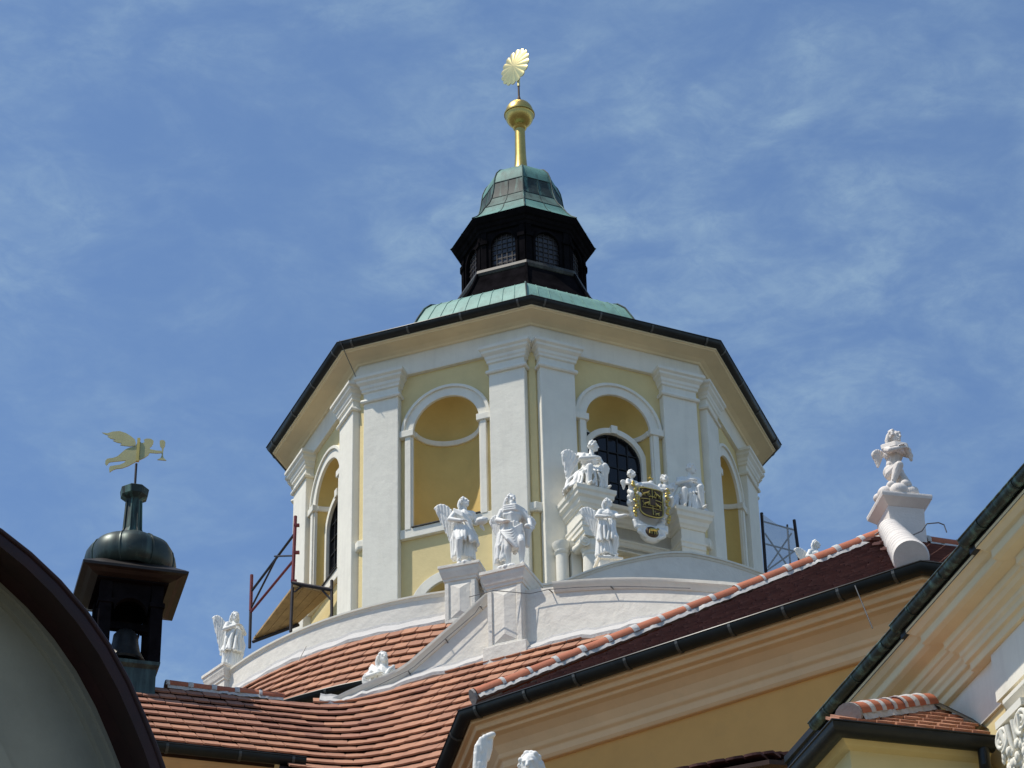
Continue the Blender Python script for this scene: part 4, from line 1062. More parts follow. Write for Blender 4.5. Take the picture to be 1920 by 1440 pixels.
# ================================================================== BELL TURRET on the left ridge
tb = L_at(-0.52, RIDGE_L)
tur = empty('bell_turret', (tb.x, tb.y, RIDGE_L-0.5), 'dark bell turret with onion dome and hanging bell on the left ridge', 'bell turret', rz=thL)
def tz(py, px=240, Y=None): return on_Y(px, py, Y or tb.y).z - (RIDGE_L-0.5)
zb1 = tz(1240, 255, tb.y-0.35); zc0 = tz(1070, 250, tb.y-0.55); zp = zc0-0.10
MB().lathe([(0.58,-0.3),(0.56,0.25),(0.56,zb1-0.10),(0.62,zb1-0.05),(0.63,zb1),(0.5,zb1+0.02)], 4, rot=PI/4).build('base', 'copper_aged', tur)
MB().box((-0.5,-0.46,-0.2),(0.5,0.46,0.12)).build('base_flashing', 'dark_lead', tur)
for sx in (-1, 1):
    for sy in (-1, 1):
        MB().box((sx*0.36-0.085,sy*0.33-0.085,zb1),(sx*0.36+0.085,sy*0.33+0.085,zp)).build('post', 'black_wood', tur, bevel=0.01)
        MB().box((sx*0.36-0.105,sy*0.33-0.105,zp-0.36),(sx*0.36+0.105,sy*0.33+0.105,zp-0.29)).build('post_band', 'black_wood', tur)
def spandrel(w, y, th):
    m = MB(); r = w-0.06; zs = zp-0.30
    A = arc(r, zs-0.16, 12); B = [(max(-w, min(w, w*math.cos(PI*i/12)*1.4)), zp+0.0) for i in range(13)]
    for yy in (y-th/2, y+th/2): m.add([(u,yy,z) for u,z in A]+[(u,yy,z) for u,z in B], [(i,i+1,14+i,13+i) for i in range(12)])
    m.grid([[(u,y-th/2,z) for u,z in A],[(u,y+th/2,z) for u,z in A]])
    return m
for y in (-0.33, 0.33): spandrel(0.29, y, 0.10).build('arch', 'black_wood', tur)
for x in (-0.36, 0.36):
    o = spandrel(0.27, 0, 0.10).build('arch', 'black_wood', tur); o.location.x = x; o.rotation_euler.z = PI/2
MB().box((-0.50,-0.47,zp-0.002),(0.50,0.47,zp+0.10)).build('head_beam', 'black_wood', tur)
def sq(w, d, z): return [(-w,-d,z),(w,-d,z),(w,d,z),(-w,d,z)]
MB().grid([sq(0.50,0.47,zp+0.02), sq(0.60,0.56,zp+0.04), sq(0.66,0.62,zp+0.07), sq(0.74,0.68,zp+0.08), sq(0.745,0.685,zp+0.12), sq(0.70,0.64,zp+0.16), sq(0.58,0.54,zp+0.24), sq(0.46,0.46,zp+0.31)], closev=True).build('canopy', 'copper_brown', tur)
zd = zp + 0.29
OP = [(0.53,zd),(0.60,zd+0.04),(0.645,zd+0.13),(0.655,zd+0.25),(0.635,zd+0.36),(0.585,zd+0.45),(0.49,zd+0.52),(0.34,zd+0.565),(0.18,zd+0.59)]
rows = [[(r*(0.955+0.05*abs(math.cos(4*t)))*math.sin(t), -r*(0.955+0.05*abs(math.cos(4*t)))*math.cos(t), z) for t in [2*PI*k/64 for k in range(64)]] for r, z in OP]
MB().grid(rows, closev=True).build('onion_dome', 'copper_aged', tur, True, 70)
for k in range(8):
    a = PI/8 + PI/4*k
    MB().tube([(r*0.965*math.sin(a), -r*0.965*math.cos(a), z) for r, z in OP], 0.014, 6).build('dome_rib', 'copper_aged', tur, True)
ztk = tz(912, 254, tb.y)
MB().lathe([(0.215,zd+0.55),(0.175,zd+0.66),(0.125,zd+0.80),(0.105,ztk-0.27),(0.115,ztk-0.25),(0.20,ztk-0.19),(0.215,ztk-0.08),(0.19,ztk-0.06),(0.10,ztk-0.02),(0.03,ztk)], 8, rot=PI/8).build('neck', 'copper_dark', tur)
for k in range(8):
    a = PI/8 + PI/4*k
    MB().tube([(r*math.sin(a), -r*math.cos(a), z) for r, z in [(0.225,zd+0.55),(0.185,zd+0.66),(0.135,zd+0.80),(0.115,ztk-0.27)]], 0.012, 5).build('neck_rib', 'copper_dark', tur)
bell = empty('bronze_bell', (tb.x, tb.y, RIDGE_L-0.5+zb1), 'dark bronze bell hanging between the posts of the turret', 'bell', rz=thL)
hb = 0.52; b0 = 0.14
MB().lathe([(0.285,b0),(0.30,b0+0.03),(0.265,b0+0.10),(0.215,b0+0.2),(0.185,b0+0.34),(0.175,b0+0.45),(0.13,b0+0.51),(0.05,b0+hb),(0.04,b0+hb+0.02)], 28, cap=False).build('bell_body', 'bell_bronze', bell, True, 40)
MB().lathe([(0.262,b0+0.0),(0.25,b0+0.1),(0.17,b0+0.34),(0.05,b0+0.48)], 28, cap=False).build('bell_inside', 'bell_bronze', bell, True, 40)
MB().tube([(0,0,b0+0.46),(0,0,b0+0.08)], 0.02, 8).tube([(0,0,b0+0.10),(0,0,b0-0.02)], [0.045,0.035], 8).build('clapper', 'bell_bronze', bell, True)
MB().box((-0.35,-0.05,b0+hb+0.02),(0.35,0.05,b0+hb+0.13)).build('headstock', 'black_wood', bell)
for x in (-0.06, 0.06): MB().tube([(x,0,b0+hb-0.02),(x,0,b0+hb+0.05)], 0.02, 6).build('hanger', 'bell_bronze', bell)
# angel vane
av = empty('angel_weather_vane', (tb.x, tb.y, RIDGE_L-0.5+ztk-0.03), 'gilded flat flying angel holding a goblet, on a rod over the bell turret', 'weather vane')
MB().tube([(0,0,0),(0,0,0.42)], 0.018, 8).build('rod', 'dark_steel', av)
def vpx(x, y): q = on_Y(x, y, tb.y); return (q.x-tb.x, q.z-(RIDGE_L-0.5+ztk-0.03))
def vshape(pts, name, off=0.0, mat='vane_gold', th=0.016):
    P = [vpx(x, y) for x, y in pts]
    o = MB().poly([(u, -th/2+off, z) for u, z in P], (0, th, 0)).build(name, mat, av)
    return o
cr = lambda L_: [(x/2.1813, y/2.1818+780) for x, y in L_]
BODY = [(570,103),(580,112),(592,108),(588,98),(600,93),(618,94),(628,102),(626,114),(620,124),(612,130),(615,137),(640,142),(660,143),(662,152),(640,153),(612,151),(607,160),(590,172),(568,182),(548,192),(525,205),(500,214),(475,217),(463,221),(448,231),(446,216),(450,206),(470,203),(490,200),(508,192),(516,182),(500,184),(470,187),(446,190),(436,203),(430,196),(432,182),(440,175),(462,172),(480,166),(496,152),(512,138),(530,130),(552,124),(562,112)]
WING = [(418,70),(440,73),(462,66),(490,64),(515,72),(535,84),(552,98),(556,112),(552,124),(530,126),(510,124),(492,121),(500,114),(478,110),(462,103),(474,99),(452,94),(440,86),(450,83),(430,77)]
GOBL = [(653,100),(662,97),(672,99),(676,106),(674,122),(669,130),(667,145),(666,160),(669,170),(680,181),(643,178),(657,170),(661,160),(661,145),(662,131),(655,124),(653,112)]
vshape(cr(BODY), 'angel_body'); vshape(cr(WING), 'wing', -0.010); vshape(cr(GOBL), 'goblet', 0.012)
MB().box((vpx(259,850)[0]-0.02,-0.03,vpx(259,866)[1]),(vpx(259,850)[0]+0.02,0.01,vpx(259,823)[1])).build('clamp_bar', 'gilding', av)

# ================================================================== SCAFFOLDS
def pole(m, a, b, r=0.024): m.tube([a, b], r, 8)
sc1 = empty('scaffold', (-3.9, 43.2, 21), 'red and dark tube scaffold with a wooden platform beside the left of the drum', 'scaffold', 'scaffolds on the drum')
si = Vector((-3.9, 43.2, 21))
def sp(x, y, Y): return on_Y(x, y, Y)-si
YS = 42.6
def bar(mat, name, a, b, r=0.024): return MB().tube([a, b], r, 8).build(name, mat, sc1, True)
bar('red_steel', 'standard', sp(554,968,YS), sp(549,1090,YS), 0.030); bar('dark_steel', 'standard', sp(549,1088,YS), sp(545,1185,YS), 0.027)
bar('red_steel', 'standard', sp(472,1078,YS+1.6), sp(470,1145,YS+1.6), 0.030); bar('dark_steel', 'standard', sp(470,1145,YS+1.6), sp(468,1215,YS+1.6), 0.027)
bar('dark_steel', 'standard', sp(622,1088,YS-0.1), sp(622,1158,YS-0.1), 0.027)
bar('dark_steel', 'transom', sp(548,1093,YS), sp(622,1106,YS-0.1), 0.035)
bar('dark_steel', 'brace', sp(602,1104,YS-0.05), sp(621,1125,YS-0.1), 0.018); bar('dark_steel', 'brace', sp(552,1110,YS), sp(568,1098,YS), 0.018)
bar('dark_steel', 'guard_rail', sp(553,1000,YS), sp(472,1108,YS+1.6)); bar('red_steel', 'guard_rail', sp(551,1050,YS), sp(470,1148,YS+1.6)); bar('dark_steel', 'brace', sp(520,1043,YS+0.6), sp(471,1140,YS+1.6), 0.018)
bar('dark_steel', 'guard_rail', sp(551,1042,YS), sp(515,1043,YS+0.7), 0.016)
for (x, y) in ((556,985),(556,1036),(551,1090)): MB().box(*(lambda q: (q-Vector((0.05,0.03,0.02)), q+Vector((0.05,0.03,0.02))))(sp(x, y, YS))).build('coupler', 'red_steel', sc1)
PL = [sp(552,1102,YS), sp(620,1110,YS-0.1), sp(556,1172,YS+1.7), sp(472,1196,YS+1.9)]
zpl = PL[0].z
def plz(x, y): return on_z(x, y, zpl+si.z)-si
c00, c01, c11, c10 = plz(550,1100), plz(622,1112), plz(560,1168), plz(474,1200)
for k in range(4):
    a = c00+(c01-c00)*(k/4+0.006); b = c00+(c01-c00)*((k+1)/4-0.006); d = c10+(c11-c10)*(k/4+0.006); e = c10+(c11-c10)*((k+1)/4-0.006)
    MB().poly([a, b, e, d], (0,0,0.04)).build('plank', 'plank_wood', sc1)
bar('dark_steel', 'transom', c10-Vector((0,0,0.035)), c11-Vector((0,0,0.035)), 0.03)
sc2 = empty('scaffold', (5.4, 45, 23), 'dark tube scaffold with grey netting behind the right of the drum', 'scaffold', 'scaffolds on the drum')
s2i = Vector((5.4, 45, 23)); Y2 = 45.5
def s2(x, y, Y=Y2): return on_Y(x, y, Y)-s2i
def bar2(name, a, b, r=0.022, mat='dark_steel'): return MB().tube([a, b], r, 8).build(name, mat, sc2, True)
bar2('standard', s2(1428,962), s2(1437,1090), 0.03); bar2('standard', s2(1489,975,Y2+0.3), s2(1499,1050,Y2+0.3), 0.03)
bar2('standard', s2(1476,984,Y2+1), s2(1482,1060,Y2+1), 0.018)
for (a, b) in (((1432,978),(1490,994)),((1436,1020),(1494,1035)),((1438,1070),(1494,1030)),((1434,1000),(1486,1075)),((1440,1064),(1484,1000))):
    bar2('brace', s2(*a), s2(*b, Y2+0.3), 0.016)
MB().add([s2(1430,964,Y2-0.05), s2(1488,990,Y2+0.2), s2(1496,1050,Y2+0.2), s2(1440,1080,Y2-0.05), s2(1460,985,Y2+0.1), s2(1468,1060,Y2+0.12)], [(0,4,5,3),(4,1,2,5)]).build('dust_net', 'dust_netting', sc2)

# ================================================================== LIGHTNING CONDUCTORS
def wire(name, pts, r, label, cat='wire', studs=True):
    o = MB().tube(pts, r*0.75, 6).build(name, 'wire', None, True); tag(o, label, cat, 'lightning wires on the church' if name == 'lightning_wire' else None)
    return o
off = Vector((0,0,0))
wp = []
for x, y in ((905,1140),(950,1128),(1000,1118),(1035,1110),(1090,1106),(1150,1104),(1210,1105),(1300,1108)):
    q = on_wall(x, y); wp.append(q + Vector((-0.18,-0.32,0.0)) if x < 985 else q + Vector((-0.045,-0.075,0)))
o = wire('lightning_wire', wp, 0.008, 'thin lightning wire strung along the top of the white parapet right of the pier')
for q in (wp[3], wp[5]): MB().tube([q, q+Vector((0.06,0.09,-0.01))], 0.010, 5).build('bracket', 'wire', o)
wq = [on_wall(x, y)+Vector((-0.035,-0.07,0)) for x, y in ((640,1318),(700,1296),(770,1262),(782,1254),(840,1202),(895,1155),(905,1140))]
o = wire('lightning_wire', wq, 0.007, 'thin lightning wire running up the raking left arm of the parapet')
for q in wq[::2]: MB().tube([q, q+Vector((0.04,0.08,-0.03))], 0.010, 5).build('bracket', 'wire', o)
cq = [(520,1310),(535,1290),(552,1262),(562,1235),(574,1212)]
o = wire('lightning_wire', [on_cyl(x, y, RA+0.62-0.12*i) for i, (x, y) in enumerate(cq)], 0.010, 'thin wire rising across the conical tile roof to the attic wall')
wr = [on_Y(x, y, APX.y-0.45) for x, y in ((1640,1003),(1668,984),(1700,996),(1712,1003),(1728,996),(1738,982),(1760,980),(1770,984),(1775,998))]
wire('lightning_wire', wr, 0.012, 'grey wire looped round the pedestal of the cherub')
wd = [on_plane(1602, 1100, nE, G0), on_plane(1637, 1175, nE, G0)]
dw = [on_plane(1603, 1098, -upR, C1-upR*0.1), on_plane(1636, 1178, -upR, C1-upR*0.1)]
wire('gutter_stay', dw, 0.010, 'thin straight stay hanging from the chapel wing gutter', 'wire')
ew = polar(4.7, -42.0, 29.0)
wire('lightning_wire', [ew, polar(4.2,-43.5,28.55), polar(4.05,-43.0,28.2), polar(4.02,-42.8,25), polar(4.02,-42.8,22.5)], 0.010, 'thin dark cable down the left corner strip of the drum from the eaves')

# ================================================================== LEAN-TO ROOF whose top edge shows at the bottom of the picture
LA, LB = on_Y(1280, 1441, 27.4), on_Y(1480, 1428, 27.0)
lean = empty('lean_to', (LA.x, LA.y, GROUND), 'dark tiled lean-to roof just showing at the bottom edge under the chapel wall', 'roof')
la = Vector((LA.x, LA.y, GROUND)); dl = Vector((LB.x-LA.x, LB.y-LA.y, 0)).normalized(); ul = Vector((-dl.y, dl.x, 0)); ul = (ul*math.cos(R(24)) + Vector((0,0,math.sin(R(24))))).normalized()
top0 = Vector((LA.x, LA.y, LB.z+0.03))
m = MB().poly([top0-la+Vector((0,0,-0.05)), top0+dl*1.25-la+Vector((0,0,-0.05)), top0+dl*1.25-ul*1.3-la+Vector((0,0,-0.05)), top0-ul*1.3-la+Vector((0,0,-0.05))], (0,0,-0.05)).build('roof_boarding', 'roof_felt', lean)
MB().poly([(top0-la)-Vector((0,0,top0.z-GROUND)), (top0+dl*1.2-la)-Vector((0,0,top0.z-GROUND)), (top0+dl*1.2-ul*1.1-la)*1.0-Vector((0,0,(top0-ul*1.1).z-GROUND)), (top0-ul*1.1-la)-Vector((0,0,(top0-ul*1.1).z-GROUND))], (0,0,top0.z-GROUND-0.75)).build('wall', 'yellow_plaster', lean)
bpy.context.view_layer.update()
place_tiles([lay_tile(top0 - ul*(0.16+0.16*k) + dl*(0.09+0.19*i+0.09*(k % 2)), dl, ul, 0.16, 0.028, 1.6) for k in range(7) for i in range(6)], me_tile2, 'roof_tile_butt_shade', lean)

# ================================================================== PORTAL AEDICULE on the drum
aed = empty('portal_aedicule', (AX, AY, 22.0), 'white columned portal with broken entablature on the shaded drum face', 'portal', rz=D0+F0)
def az_(P): return [(o, z-22.0) for o, z in P]
EP = [(-1.10,-3.895),(-1.10,-4.53),(-0.68,-4.53),(-0.68,-4.16),(0.68,-4.16),(0.68,-4.53),(1.10,-4.53),(1.10,-3.895)]
MB().sweep(az_([(-0.2,24.86),(0.02,24.86),(0.035,24.90),(0.06,24.93),(0.075,25.00),(0.115,25.04),(0.12,25.10),(0.145,25.13),(0.15,25.20),(-0.2,25.21)]), EP, loop=True).build('cornice', 'white_plaster', aed, bevel=0.006)
MB().sweep(az_([(-0.2,24.42),(0.0,24.42),(0.0,24.50),(0.018,24.51),(0.018,24.58),(0.035,24.60),(0.035,24.63),(0.0,24.65),(0.0,24.86),(-0.2,24.86)]), EP, loop=True).build('entablature', 'white_plaster', aed, bevel=0.004)
m = MB()
for a, b in ((-1.10,-0.68),(0.68,1.10)): m.box((a,-4.52,3.10),(b,-3.9,3.205))
m.box((-0.69,-4.16,2.45),(0.69,-3.9,3.20)); m.build('capping_slab', 'white_plaster', aed)
for s in (-1, 1):
    c = MB().lathe([(0.17,-0.6),(0.17,0.3),(0.152,0.36),(0.150,0.9),(0.146,1.5),(0.132,2.05),(0.142,2.06),(0.15,2.09),(0.142,2.12),(0.13,2.13)], 24, c=(s*0.88,-4.34)).build('column', 'white_plaster', aed, True, 40)
    m = MB()
    m.box((s*0.88-0.19,-4.53,2.34),(s*0.88+0.19,-4.15,2.42))
    m.lathe([(0.13,2.12),(0.17,2.18),(0.18,2.24),(0.15,2.35)], 20, c=(s*0.88,-4.34))
    for q in (-1, 1):
        m.tube([(s*0.88+q*0.175,-4.50,2.24),(s*0.88+q*0.165,-4.34,2.25),(s*0.88+q*0.175,-4.18,2.24)], [0.085,0.06,0.085], 14)
        spiral(m, (s*0.88+q*0.175,-4.505,2.24), (q,0,0), (0,0,1), 0.085, 1.6, 0.014, -1)
    m.build('capital', 'white_plaster', c, True, 40)
    p = MB().box((s*1.02-0.09,-4.10,-0.5),(s*1.02+0.09,-3.89,2.24)).build('backing_pilaster', 'white_plaster', aed, bevel=0.01)
    MB().sweep(az_([(-0.02,24.22),(0.02,24.24),(0.02,24.28),(0.06,24.36),(0.06,24.42),(-0.02,24.42)]), [(s*1.02-0.09,-3.89),(s*1.02-0.09,-4.10),(s*1.02+0.09,-4.10),(s*1.02+0.09,-3.89)], loop=True).build('capital', 'white_plaster', p)
    p = MB().tube([(s*1.24,-4.02,-0.4),(s*1.24,-4.02,2.2)], 0.105, 18).build('slender_column', 'white_plaster', aed, True, 40)
    MB().lathe([(0.10,2.18),(0.12,2.2),(0.13,2.24),(0.11,2.26),(0.15,2.34),(0.155,2.40),(0.1,2.42)], 18, c=(s*1.24,-4.02)).build('capital', 'white_plaster', p, True, 40)
MB().box((-0.62,-4.02,-0.5),(0.62,-3.90,2.42)).build('portal_infill', 'cream_plaster', aed)

# ================================================================== STATUES
def prim_sphere(m, c, r, M=None, n=10):
    c = Vector(c); rr = Vector(r) if isinstance(r, (tuple, list)) else Vector((r, r, r)); rows = []
    for i in range(n+1):
        f = PI*i/n
        row = []
        for j in range(n+2):
            a = 2*PI*j/(n+2); v = Vector((rr.x*math.sin(f)*math.cos(a), rr.y*math.sin(f)*math.sin(a), rr.z*math.cos(f)))
            row.append(c + (M @ v if M else v))
        rows.append(row)
    m.grid(rows, closev=True)
def prim_cap(m, a, ra, b, rb, n=10):
    a, b = Vector(a), Vector(b); d = b-a; L = d.length
    if L < 1e-5: return
    d /= L; ref = d.orthogonal().normalized(); bi_ = d.cross(ref); rows = []
    st = [(-1, 90), (-0.7, 45)]
    prof = [(a - d*ra*0.999, 0.001), (a - d*ra*0.7, ra*0.71), (a, ra), (a.lerp(b, 0.5), (ra+rb)/2), (b, rb), (b + d*rb*0.7, rb*0.71), (b + d*rb*0.999, 0.001)]
    for p, r in prof: rows.append([p + (ref*math.cos(2*PI*k/n) + bi_*math.sin(2*PI*k/n))*r for k in range(n)])
    k0 = len(m.v); m.grid(rows, closev=True)
    m.f.append([k0+i for i in range(n)]); m.f.append([k0+6*n+i for i in range(n)])
def chain(m, pts, rs):
    for i in range(len(pts)-1): prim_cap(m, pts[i], rs[i], pts[i+1], rs[i+1])
def melt(m, name, voxel, smooth=1, noise_amp=0.0):
    """fuse overlapping solids into one continuous carved surface"""
    me = m.mesh(name); o = bpy.data.objects.new('tmp', me); col.objects.link(o)
    r = o.modifiers.new('r', 'REMESH'); r.mode = 'VOXEL'; r.voxel_size = voxel
    s = o.modifiers.new('s', 'SMOOTH'); s.iterations = smooth; s.factor = 0.5
    dg = bpy.context.evaluated_depsgraph_get(); me2 = bpy.data.meshes.new_from_object(o.evaluated_get(dg)); me2.name = name
    bpy.data.objects.remove(o); bpy.data.meshes.remove(me)
    me2.materials.clear(); me2.shade_smooth()
    return me2
V = Vector
def head(m, c, turn=0.0, tilt=0.0, s=1.0, hair=1, beard=False):
    M = Euler((tilt, 0, turn)).to_matrix(); c = V(c)
    def P(x, y, z): return c + M @ V((x*s, y*s, z*s))
    prim_sphere(m, P(0,0.004,0.008), (0.050*s,0.062*s,0.064*s), M)
    prim_sphere(m, P(0,-0.022,-0.022), (0.037*s,0.036*s,0.045*s), M)      # face and jaw
    prim_cap(m, P(0,-0.056,0.012), 0.008*s, P(0,-0.066,-0.010), 0.012*s)  # nose
    prim_cap(m, P(-0.026,-0.048,0.020), 0.008*s, P(0.026,-0.048,0.020), 0.008*s)  # brow
    prim_sphere(m, P(0,-0.050,-0.050), (0.017*s,0.015*s,0.012*s), M)      # chin
    prim_cap(m, P(-0.012,-0.056,-0.032), 0.0065*s, P(0.012,-0.056,-0.032), 0.0065*s)
    for sx in (-1, 1): prim_sphere(m, P(sx*0.052,0.006,-0.004), (0.008*s,0.014*s,0.02*s), M)
    rnd = random.Random(hair*13+3)
    nh = 34
    for i in range(nh):                                                   # curls
        a = rnd.uniform(-PI*0.78, PI*0.78); f = rnd.uniform(-0.25, 1.45)
        y = 0.056*math.cos(f)*math.cos(a)+0.006; x = 0.055*math.cos(f)*math.sin(a); z = 0.064*math.sin(f)+0.012
        if y < -0.02 and z < 0.035: continue
        prim_sphere(m, P(x, y, z), 0.017*s*rnd.uniform(0.7,1.2), M, 6)
    if hair > 1:
        for sx in (-1, -0.4, 0.4, 1):
            chain(m, [P(sx*0.045,0.03,0.02), P(sx*0.055,0.045,-0.04), P(sx*0.06,0.035,-0.095)], [0.024*s,0.024*s,0.014*s])
    if beard:
        for sx in (-1, 0, 1): chain(m, [P(sx*0.02,-0.045,-0.045), P(sx*0.016,-0.058,-0.085), P(sx*0.006,-0.056,-0.12)], [0.02*s,0.018*s,0.010*s])
def hand(m, w, dirv, up=(0,0,1), s=1.0):
    w, d = V(w), V(dirv).normalized(); u = V(up); sd = d.cross(u).normalized(); u = sd.cross(d)
    prim_sphere(m, w + d*0.022*s, (0.020*s,0.020*s,0.016*s))
    for k, ln in ((-1.5,0.036),(-0.5,0.043),(0.5,0.041),(1.5,0.032)):
        b = w + d*0.034*s + sd*0.0095*k*s
        chain(m, [b, b+d*ln*0.55*s-u*0.006*s, b+d*ln*0.9*s-u*0.018*s], [0.0062*s,0.0058*s,0.005*s])
    b = w + d*0.012*s + sd*-0.018*s
    chain(m, [b, b+d*0.016*s-sd*0.012*s, b+d*0.03*s-sd*0.012*s-u*0.006*s], [0.008*s,0.007*s,0.0055*s])
def torso(m, pel, wai, che, nec, sh, w=0.105):
    pel, wai, che, nec = map(V, (pel, wai, che, nec)); sh = V(sh).normalized()
    prim_cap(m, pel-sh*0.035, 0.078, pel+sh*0.035, 0.078); chain(m, [pel, wai, che], [0.085,0.072,0.088])
    prim_cap(m, wai-sh*0.022, 0.066, wai+sh*0.022, 0.066)
    prim_cap(m, che-sh*0.045, 0.072, che+sh*0.045, 0.072)
    top = che.lerp(nec, 0.55)
    prim_cap(m, top-sh*w, 0.042, top+sh*w, 0.042); chain(m, [top, nec, nec+V((0,-0.004,0.04))], [0.055,0.034,0.030])
    return top-sh*w, top+sh*w
def arm(m, a, e, w, hd, r=1.0, s=1.0):
    chain(m, [a, e], [0.039*r,0.031*r]); prim_cap(m, e, 0.032*r, w, 0.022*r); hand(m, w, hd, s=s)
def leg(m, h, k, a, toe, r=1.0):
    chain(m, [h, k], [0.066*r,0.044*r]); mid = V(k).lerp(V(a), 0.35) + V((0,0.010,0))
    chain(m, [k, mid, a], [0.043*r,0.042*r,0.024*r]); a = V(a); t = V(toe)
    chain(m, [a+V((0,0.012,-0.012)), a.lerp(t,0.6)+V((0,0,-0.01)), t], [0.025,0.022,0.014])
def folds(m, top, bot, n, seed, r=0.020, sway=0.02):
    """cloth folds hanging from the ellipse top to the ellipse bot: (centre, rx, ry, a0, a1)"""
    rnd = random.Random(seed)
    (c0, x0, y0, a0, a1), (c1, x1, y1, b0, b1) = top, bot; c0, c1 = V(c0), V(c1)
    for i in range(n):
        t = (i+rnd.uniform(-0.3,0.3))/max(n-1,1); a = R(a0+(a1-a0)*t); b = R(b0+(b1-b0)*t)
        p = c0 + V((x0*math.sin(a), -y0*math.cos(a), rnd.uniform(-0.01,0.01))); q = c1 + V((x1*math.sin(b), -y1*math.cos(b), rnd.uniform(-0.02,0.03)))
        mid = p.lerp(q, 0.5) + V((rnd.gauss(0,sway), rnd.gauss(0,sway*0.6), 0))
        chain(m, [p, mid, q], [r*rnd.uniform(0.6,1.0), r*rnd.uniform(0.8,1.3), r*rnd.uniform(0.8,1.4)])
def skirt(m, c0, r0, c1, r1, seed, n=22, r=0.020):
    c0, c1 = V(c0), V(c1)
    for k in range(5):
        for t in [q/6 for q in range(7)]:
            pass
    rows = []
    for t in [q/8 for q in range(9)]:
        c = c0.lerp(c1, t); rx = r0[0]+(r1[0]-r0[0])*t; ry = r0[1]+(r1[1]-r0[1])*t
        rows.append([c + V((rx*math.sin(2*PI*k/24), -ry*math.cos(2*PI*k/24), 0)) for k in range(24)])
    k0 = len(m.v); m.grid(rows, closev=True); m.f.append([k0+i for i in range(24)]); m.f.append([k0+8*24+i for i in range(24)])
    folds(m, (c0, r0[0], r0[1], -180, 180), (c1, r1[0], r1[1], -170, 190), n, seed, r)
def sash(m, pts, r, n=3, spread=(0,0,0.02)):
    for i in range(n):
        o = V(spread)*(i-(n-1)/2); chain(m, [V(p)+o for p in pts], [r]*len(pts))
def rocks(m, seed, rx=0.15, ry=0.13, n=9, z=0.0, r=0.055):
    rnd = random.Random(seed)
    for i in range(n):
        a = 2*PI*i/n + rnd.uniform(-0.3,0.3)
        prim_sphere(m, (rx*math.sin(a)*rnd.uniform(0.6,1), -ry*math.cos(a)*rnd.uniform(0.6,1), z+0.012), (r*rnd.uniform(0.8,1.3), r*rnd.uniform(0.8,1.2), r*rnd.uniform(0.5,0.85)), None, 7)
    prim_sphere(m, (0,0,z), (rx,ry,0.04))
def wing_mesh(root, shoulder, tip, low, scale=1.0, n=13, thick=0.016, seed=1):
    """feathered wing: leading edge root -> shoulder -> tip, feathers fall towards low"""
    m = MB(); root, shoulder, tip, low = map(V, (root, shoulder, tip, low)); rnd = random.Random(seed)
    def lead(t): return root*(1-t)**2 + shoulder*2*t*(1-t) + tip*t*t
    for i in range(n+1):
        t = i/n; p = lead(t); q = lead(min(t+1/n, 1))
        prim_cap(m, p, 0.021, q, 0.018)
    nf = max(7, n-4); Lr = (tip-root).length + (shoulder-root).length
    for i in range(nf):                      # long flight feathers with grooves between them
        t = 0.14 + 0.86*(i+0.5)/nf; p = lead(t); e = low.lerp(tip, 0.04 + 0.80*(i/nf)**1.8) + (p-low)*0.10*(i/nf)
        d = V((0, 0.010 if i % 2 else -0.006, 0)); md = p.lerp(e, 0.55)
        chain(m, [p+d, md+d, e+d], [0.019, 0.0215, 0.012])
    prim_cap(m, lead(0.45), 0.016, lead(0.5).lerp(low, 0.8), 0.012)
    for row, (f0, f1, r, dy) in enumerate(((0.0, 0.30, 0.017, -0.022), (0.22, 0.55, 0.016, -0.014))):
        for i in range(nf+2):                # two rows of short coverts
            t = 0.06 + 0.9*(i+0.5+0.5*row)/(nf+2.5); p = lead(t); e = low.lerp(tip, 0.04 + 0.6*(i/nf)**1.5)
            o_ = V((0, dy + (0.006 if i % 2 else 0), 0))
            chain(m, [p.lerp(e, f0)+o_, p.lerp(e, f1)+o_], [r, r*0.8])
    for v_i, v in enumerate(m.v): pass
    return m
VOX = 0.0048
def statue(name, m, loc, rz, s, label, mat='statue_white', wings=(), extras=(), group=None, cat='statue', vox=VOX):
    e = empty(name, loc, label, cat, group or {'angel_statue': 'standing angel statues', 'seated_angel_statue': 'seated angels on the portal', 'cherub_statue': 'cherub statues'}[name], rz)
    me = melt(m, 'body', vox)
    o = link('body', me, mat, e); o.scale = (s, s, s)
    for w in wings:
        q = link('wing', melt(w, 'wing', vox*0.95, 1), mat, e); q.scale = (s, s, s)
    for nm, mm in extras:
        q = link(nm, melt(mm, nm, vox, 2), mat, e); q.scale = (s, s, s)
    return e
